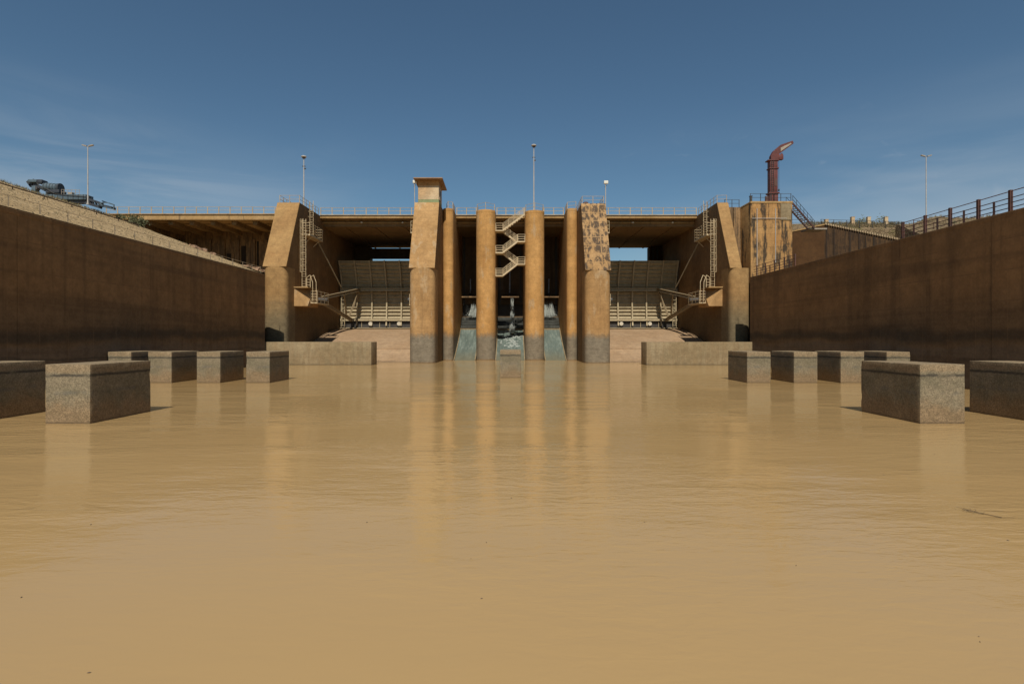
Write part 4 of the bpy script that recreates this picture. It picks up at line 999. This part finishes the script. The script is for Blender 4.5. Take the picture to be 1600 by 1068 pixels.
# ---------------------------------------------------------------- guard posts on the right terrace
GG = 'pale guard posts on the right terrace'
gp = None
for i, (px, d, lb) in enumerate(((1291,98,'leftmost pale square guard post, beside the stair foot'),(1332,96,'second pale guard post from the stair foot'),(1357,96,'third pale guard post from the stair foot'),(1384,96,'last pale guard post on the terrace, farthest right'))):
    x = (px-798)*d/F
    if gp is None:
        gp = MB().box(x-.27,x+.27,d-.25,d+.25,22.3,23.75).box(x-.31,x+.31,d-.29,d+.29,23.75,23.83).build('guard_post', 'cream', bevel=.03); gp0 = gp; c = gp; x_0 = c.location.copy(); xx0 = (x, d)
    else:
        c = gp.copy(); col.objects.link(c); c.location = x_0 + Vector((x-xx0[0], d-xx0[1], 0))
    tag(c, lb, 'guard post', GG)

# ---------------------------------------------------------------- sills and baffle blocks
def sill(x0, x1, ya, yb, label):
    o = MB().box(x0, x1, ya, yb, -2, 2.92).build('end_sill', 'sill', bevel=.05); return tag(o, label, 'sill', 'long low sills in the basin')
sill(-31.5, -17.55, 71.6, 74.6, 'long low grey sill in the water on the left, in front of the left gate')
sill(17.1, 31.0, 71.6, 74.6, 'long low grey sill in the water on the right, in front of the right gate')
BG = 'concrete baffle blocks standing in the water'
BW, BD = 1.78, 3.8
blk = MB().box(-BW/2, BW/2, -BD/2, BD/2, -1.5, 2.36)
def jitter_block(seed):
    m_ = MB().box(-BW/2, BW/2, -BD/2, BD/2, -1.5, 2.36)
    o = m_.build('baffle_block', 'block', bevel=.022)
    bm = bmesh.new(); bm.from_mesh(o.data)
    bmesh.ops.subdivide_edges(bm, edges=[e for e in bm.edges if e.calc_length() > .5], cuts=26, use_grid_fill=True)
    bmesh.ops.triangulate(bm, faces=[f for f in bm.faces if len(f.verts) > 4])
    for v in bm.verts:
        p = v.co; ed = sum((abs(abs(p.x)-BW/2) < .06, abs(abs(p.y)-BD/2) < .06, abs(p.z-3.86) < .06))
        n = mnoise.noise(p*1.7)*.004 + mnoise.noise(p*6)*.003
        chip = max(0, mnoise.noise(p*2.3+Vector((5,1,2)))-.2)*.08 if ed >= 2 else 0
        d = Vector((p.x/(BW/2) if abs(p.x) > BW/2-.06 else 0, p.y/(BD/2) if abs(p.y) > BD/2-.06 else 0, 1 if p.z > 3.8 else 0))
        v.co = p + d*(n-chip)
    bm.to_mesh(o.data); bm.free(); o.data.shade_smooth(); o.data.set_sharp_from_angle(angle=R(32))
    return o
proto = None
for x, y, lb in (
    (-17.6, 22.6, 'large near grey block at the left, standing clear in the water'),
    (-22.4, 22.5, 'near grey block cut by the left edge of the photo'),
    (17.15, 22.6, 'large near grey block at the right, standing clear in the water'),
    (22.1, 22.5, 'near grey block cut by the right edge of the photo'),
    (-19.2, 43.2, 'rightmost block of the far left row, nearest the channel middle'),
    (-22.95, 43.2, 'second block from the right in the far left row'),
    (-26.65, 43.2, 'third block from the right in the far left row, partly behind the large near block'),
    (-29.85, 43.4, 'outermost block of the far left row, against the left side wall'),
    (18.85, 43.2, 'leftmost block of the far right row, nearest the channel middle'),
    (22.4, 43.2, 'second block from the left in the far right row'),
    (25.95, 43.2, 'third block from the left in the far right row'),
    (29.45, 43.2, 'outermost block of the far right row, against the right side wall'),
    (-.02, 48.7, 'lone block in the middle of the channel in front of the zigzag stairs')):
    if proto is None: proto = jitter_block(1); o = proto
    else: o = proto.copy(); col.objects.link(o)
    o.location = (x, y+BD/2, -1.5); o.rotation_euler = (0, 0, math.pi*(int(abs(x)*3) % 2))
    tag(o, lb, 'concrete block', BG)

# ---------------------------------------------------------------- vegetation and bits
def shrub(x, y, z, s, n, label, mat='leaf', seed=0, name='shrub', cat='shrub', group=None):
    rnd = random.Random(seed); r = thing(name, (x,y,z), label, cat, group)
    st_ = MB(); lf = MB()
    for i in range(max(5, n//60)):
        d = Vector((rnd.gauss(0,.5), rnd.gauss(0,.5), 1)).normalized(); st_.tube((x,y,z-.1), Vector((x,y,z))+d*s*rnd.uniform(.5,.9), .03*s, 5, .01*s)
    cl = [Vector((x+rnd.gauss(0,.38)*s, y+rnd.gauss(0,.38)*s, z+rnd.uniform(.15,.85)*s)) for _ in range(9)]
    for i in range(n):
        c = rnd.choice(cl)+Vector((rnd.gauss(0,.17),rnd.gauss(0,.17),rnd.gauss(0,.14)))*s
        a = Vector((rnd.gauss(0,1),rnd.gauss(0,1),rnd.gauss(0,1))).normalized(); b2 = a.orthogonal().normalized()
        q = s*rnd.uniform(.055,.11)
        lf.add([c-a*q, c+b2*q*.5, c+a*q, c-b2*q*.5], [(0,1,2,3)])
    st_.build('stems', 'bark', r); lf.build('foliage', mat, r, smooth=0)
SG = 'small shrubs on the left slope'
for i, (px, py, d, s, lb) in enumerate(((222,352,88,1.7,'dark green shrub at the bottom of the left slope edge, under the deck end'),(203,341,89,1.5,'green shrub high on the left slope edge where the deck begins'),(206,356,84,.9,'low tuft-like shrub on the slope below the deck end'),(188,334,88,.9,'small shrub on the crest at the end of the deck rail'))):
    p = at(px, py, d); shrub(p.x, p.y, hl(p.x, p.y)-.1, s, 420, lb, seed=i, group=SG)
shrub(61.6, 99, 22.4, 2.2, 600, 'round green bush behind the guard posts on the right terrace', seed=11)
shrub(68.6, 104, 22.4, 1.6, 400, 'low bush at the left of the scrubby rise', seed=12)
shrub(80.0, 104, 23.0, 1.8, 400, 'low bush on the scrubby rise to the right', seed=13)
# dry grass along the left crest and slope
gm = MB(); rnd = random.Random(21)
def tuft(m_, x, y, z, h):
    for k in range(5):
        a = rnd.uniform(0, 6.28); d = Vector((math.cos(a), math.sin(a), 0)); b_ = Vector((-d.y, d.x, 0))*.02
        c = Vector((x, y, z-.03)); t_ = c+d*h*.5*rnd.random()+Vector((0,0,h*rnd.uniform(.6,1)))
        m_.add([c-b_, c+b_, t_], [(0,1,2)])
for i in range(2200):
    y = rnd.uniform(24, 93); x = -63.6+rnd.gauss(0, .7) if rnd.random() < .9 else rnd.uniform(-64,-33)
    if y > 73+(-34-x)*19/30: continue
    tuft(gm, x, y, hl(x, y), rnd.uniform(.15,.55))
for i in range(1200):
    x = rnd.uniform(64.5, 95); y = rnd.uniform(78, 96); tuft(gm, x, y, hr(x,y), rnd.uniform(.2,.6))
for i in range(1400):
    x = rnd.uniform(50, 66); y = rnd.uniform(94.6, 97); tuft(gm, x, y, hr(x,y), rnd.uniform(.2,.7))
for i in range(1500):
    x = rnd.uniform(66, 118); y = rnd.uniform(101.8, 114); tuft(gm, x, y, hs_(x,y), rnd.uniform(.3,.9))
tag(gm.build('dry_grass', 'straw', smooth=0), 'dry grass tufts scattered on the banks', 'grass', kind='stuff')
# rubble on the berm left of the bank pier
rb = MB(); rnd = random.Random(31)
for i in range(160):
    x = rnd.uniform(-44,-33.7); y = rnd.uniform(76, 92); s = rnd.uniform(.1,.35); z = hl(x,y)
    ax = Matrix.Rotation(rnd.uniform(0,3),3,'Z') @ Matrix.Rotation(rnd.uniform(-.5,.5),3,'X')
    rb.obox((x,y,z+s*.3),(ax@Vector((1,0,0)),ax@Vector((0,1,0)),ax@Vector((0,0,1))),(s,s*rnd.uniform(.5,1),s*rnd.uniform(.4,.7)))
tag(rb.build('rubble', 'berm', smooth=0), 'reddish rubble on the berm beside the left bank pier', 'rubble', kind='stuff')
# floating twig
tw = thing('floating_twig', (9.03, 11.0, 0), 'thin leafless twig floating on the water at the lower right', 'twig')
c0 = Vector((9.28, 10.75, .015)); c1 = Vector((8.98, 11.2, .02))
MB().tube(c0, c1, .007, 6, .004).build('stem', 'bark', tw)
rnd = random.Random(2); m_ = MB(); lf = MB()
for i in range(13):
    a = c0.lerp(c1, rnd.uniform(.45,1)); b_ = a+Vector((rnd.uniform(-.22,.06), rnd.uniform(-.08,.25), rnd.uniform(0,.05))); m_.tube(a, b_, .004, 5, .002)
    for k in range(2):
        q = a.lerp(b_, rnd.uniform(.5,1)); d = Vector((rnd.gauss(0,1),rnd.gauss(0,1),.2)).normalized()*.02; e = Vector((-d.y,d.x,.005))*.4
        lf.add([q-d,q+e,q+d,q-e],[(0,1,2,3)])
m_.build('side_twigs', 'bark', tw); lf.build('leaves', 'straw', tw, smooth=0)

sp = MB(); rnd = random.Random(77)
for i in range(60):
    y = rnd.uniform(5.5, 40); x = rnd.uniform(-.9, .9)*y; a = rnd.uniform(.006, .02)*(1+y*.03); g = rnd.uniform(0, 3.1)
    d = Vector((math.cos(g), math.sin(g), 0)); e = Vector((-d.y, d.x, 0))
    c = Vector((x, y, .006)); sp.add([c-d*a, c+e*a*.5, c+d*a, c-e*a*.5, c+Vector((0,0,.008))], [(0,1,4),(1,2,4),(2,3,4),(3,0,4)])
tag(sp.build('floating_specks', 'bark', smooth=0), 'tiny dark specks floating on the water', 'debris', kind='stuff')
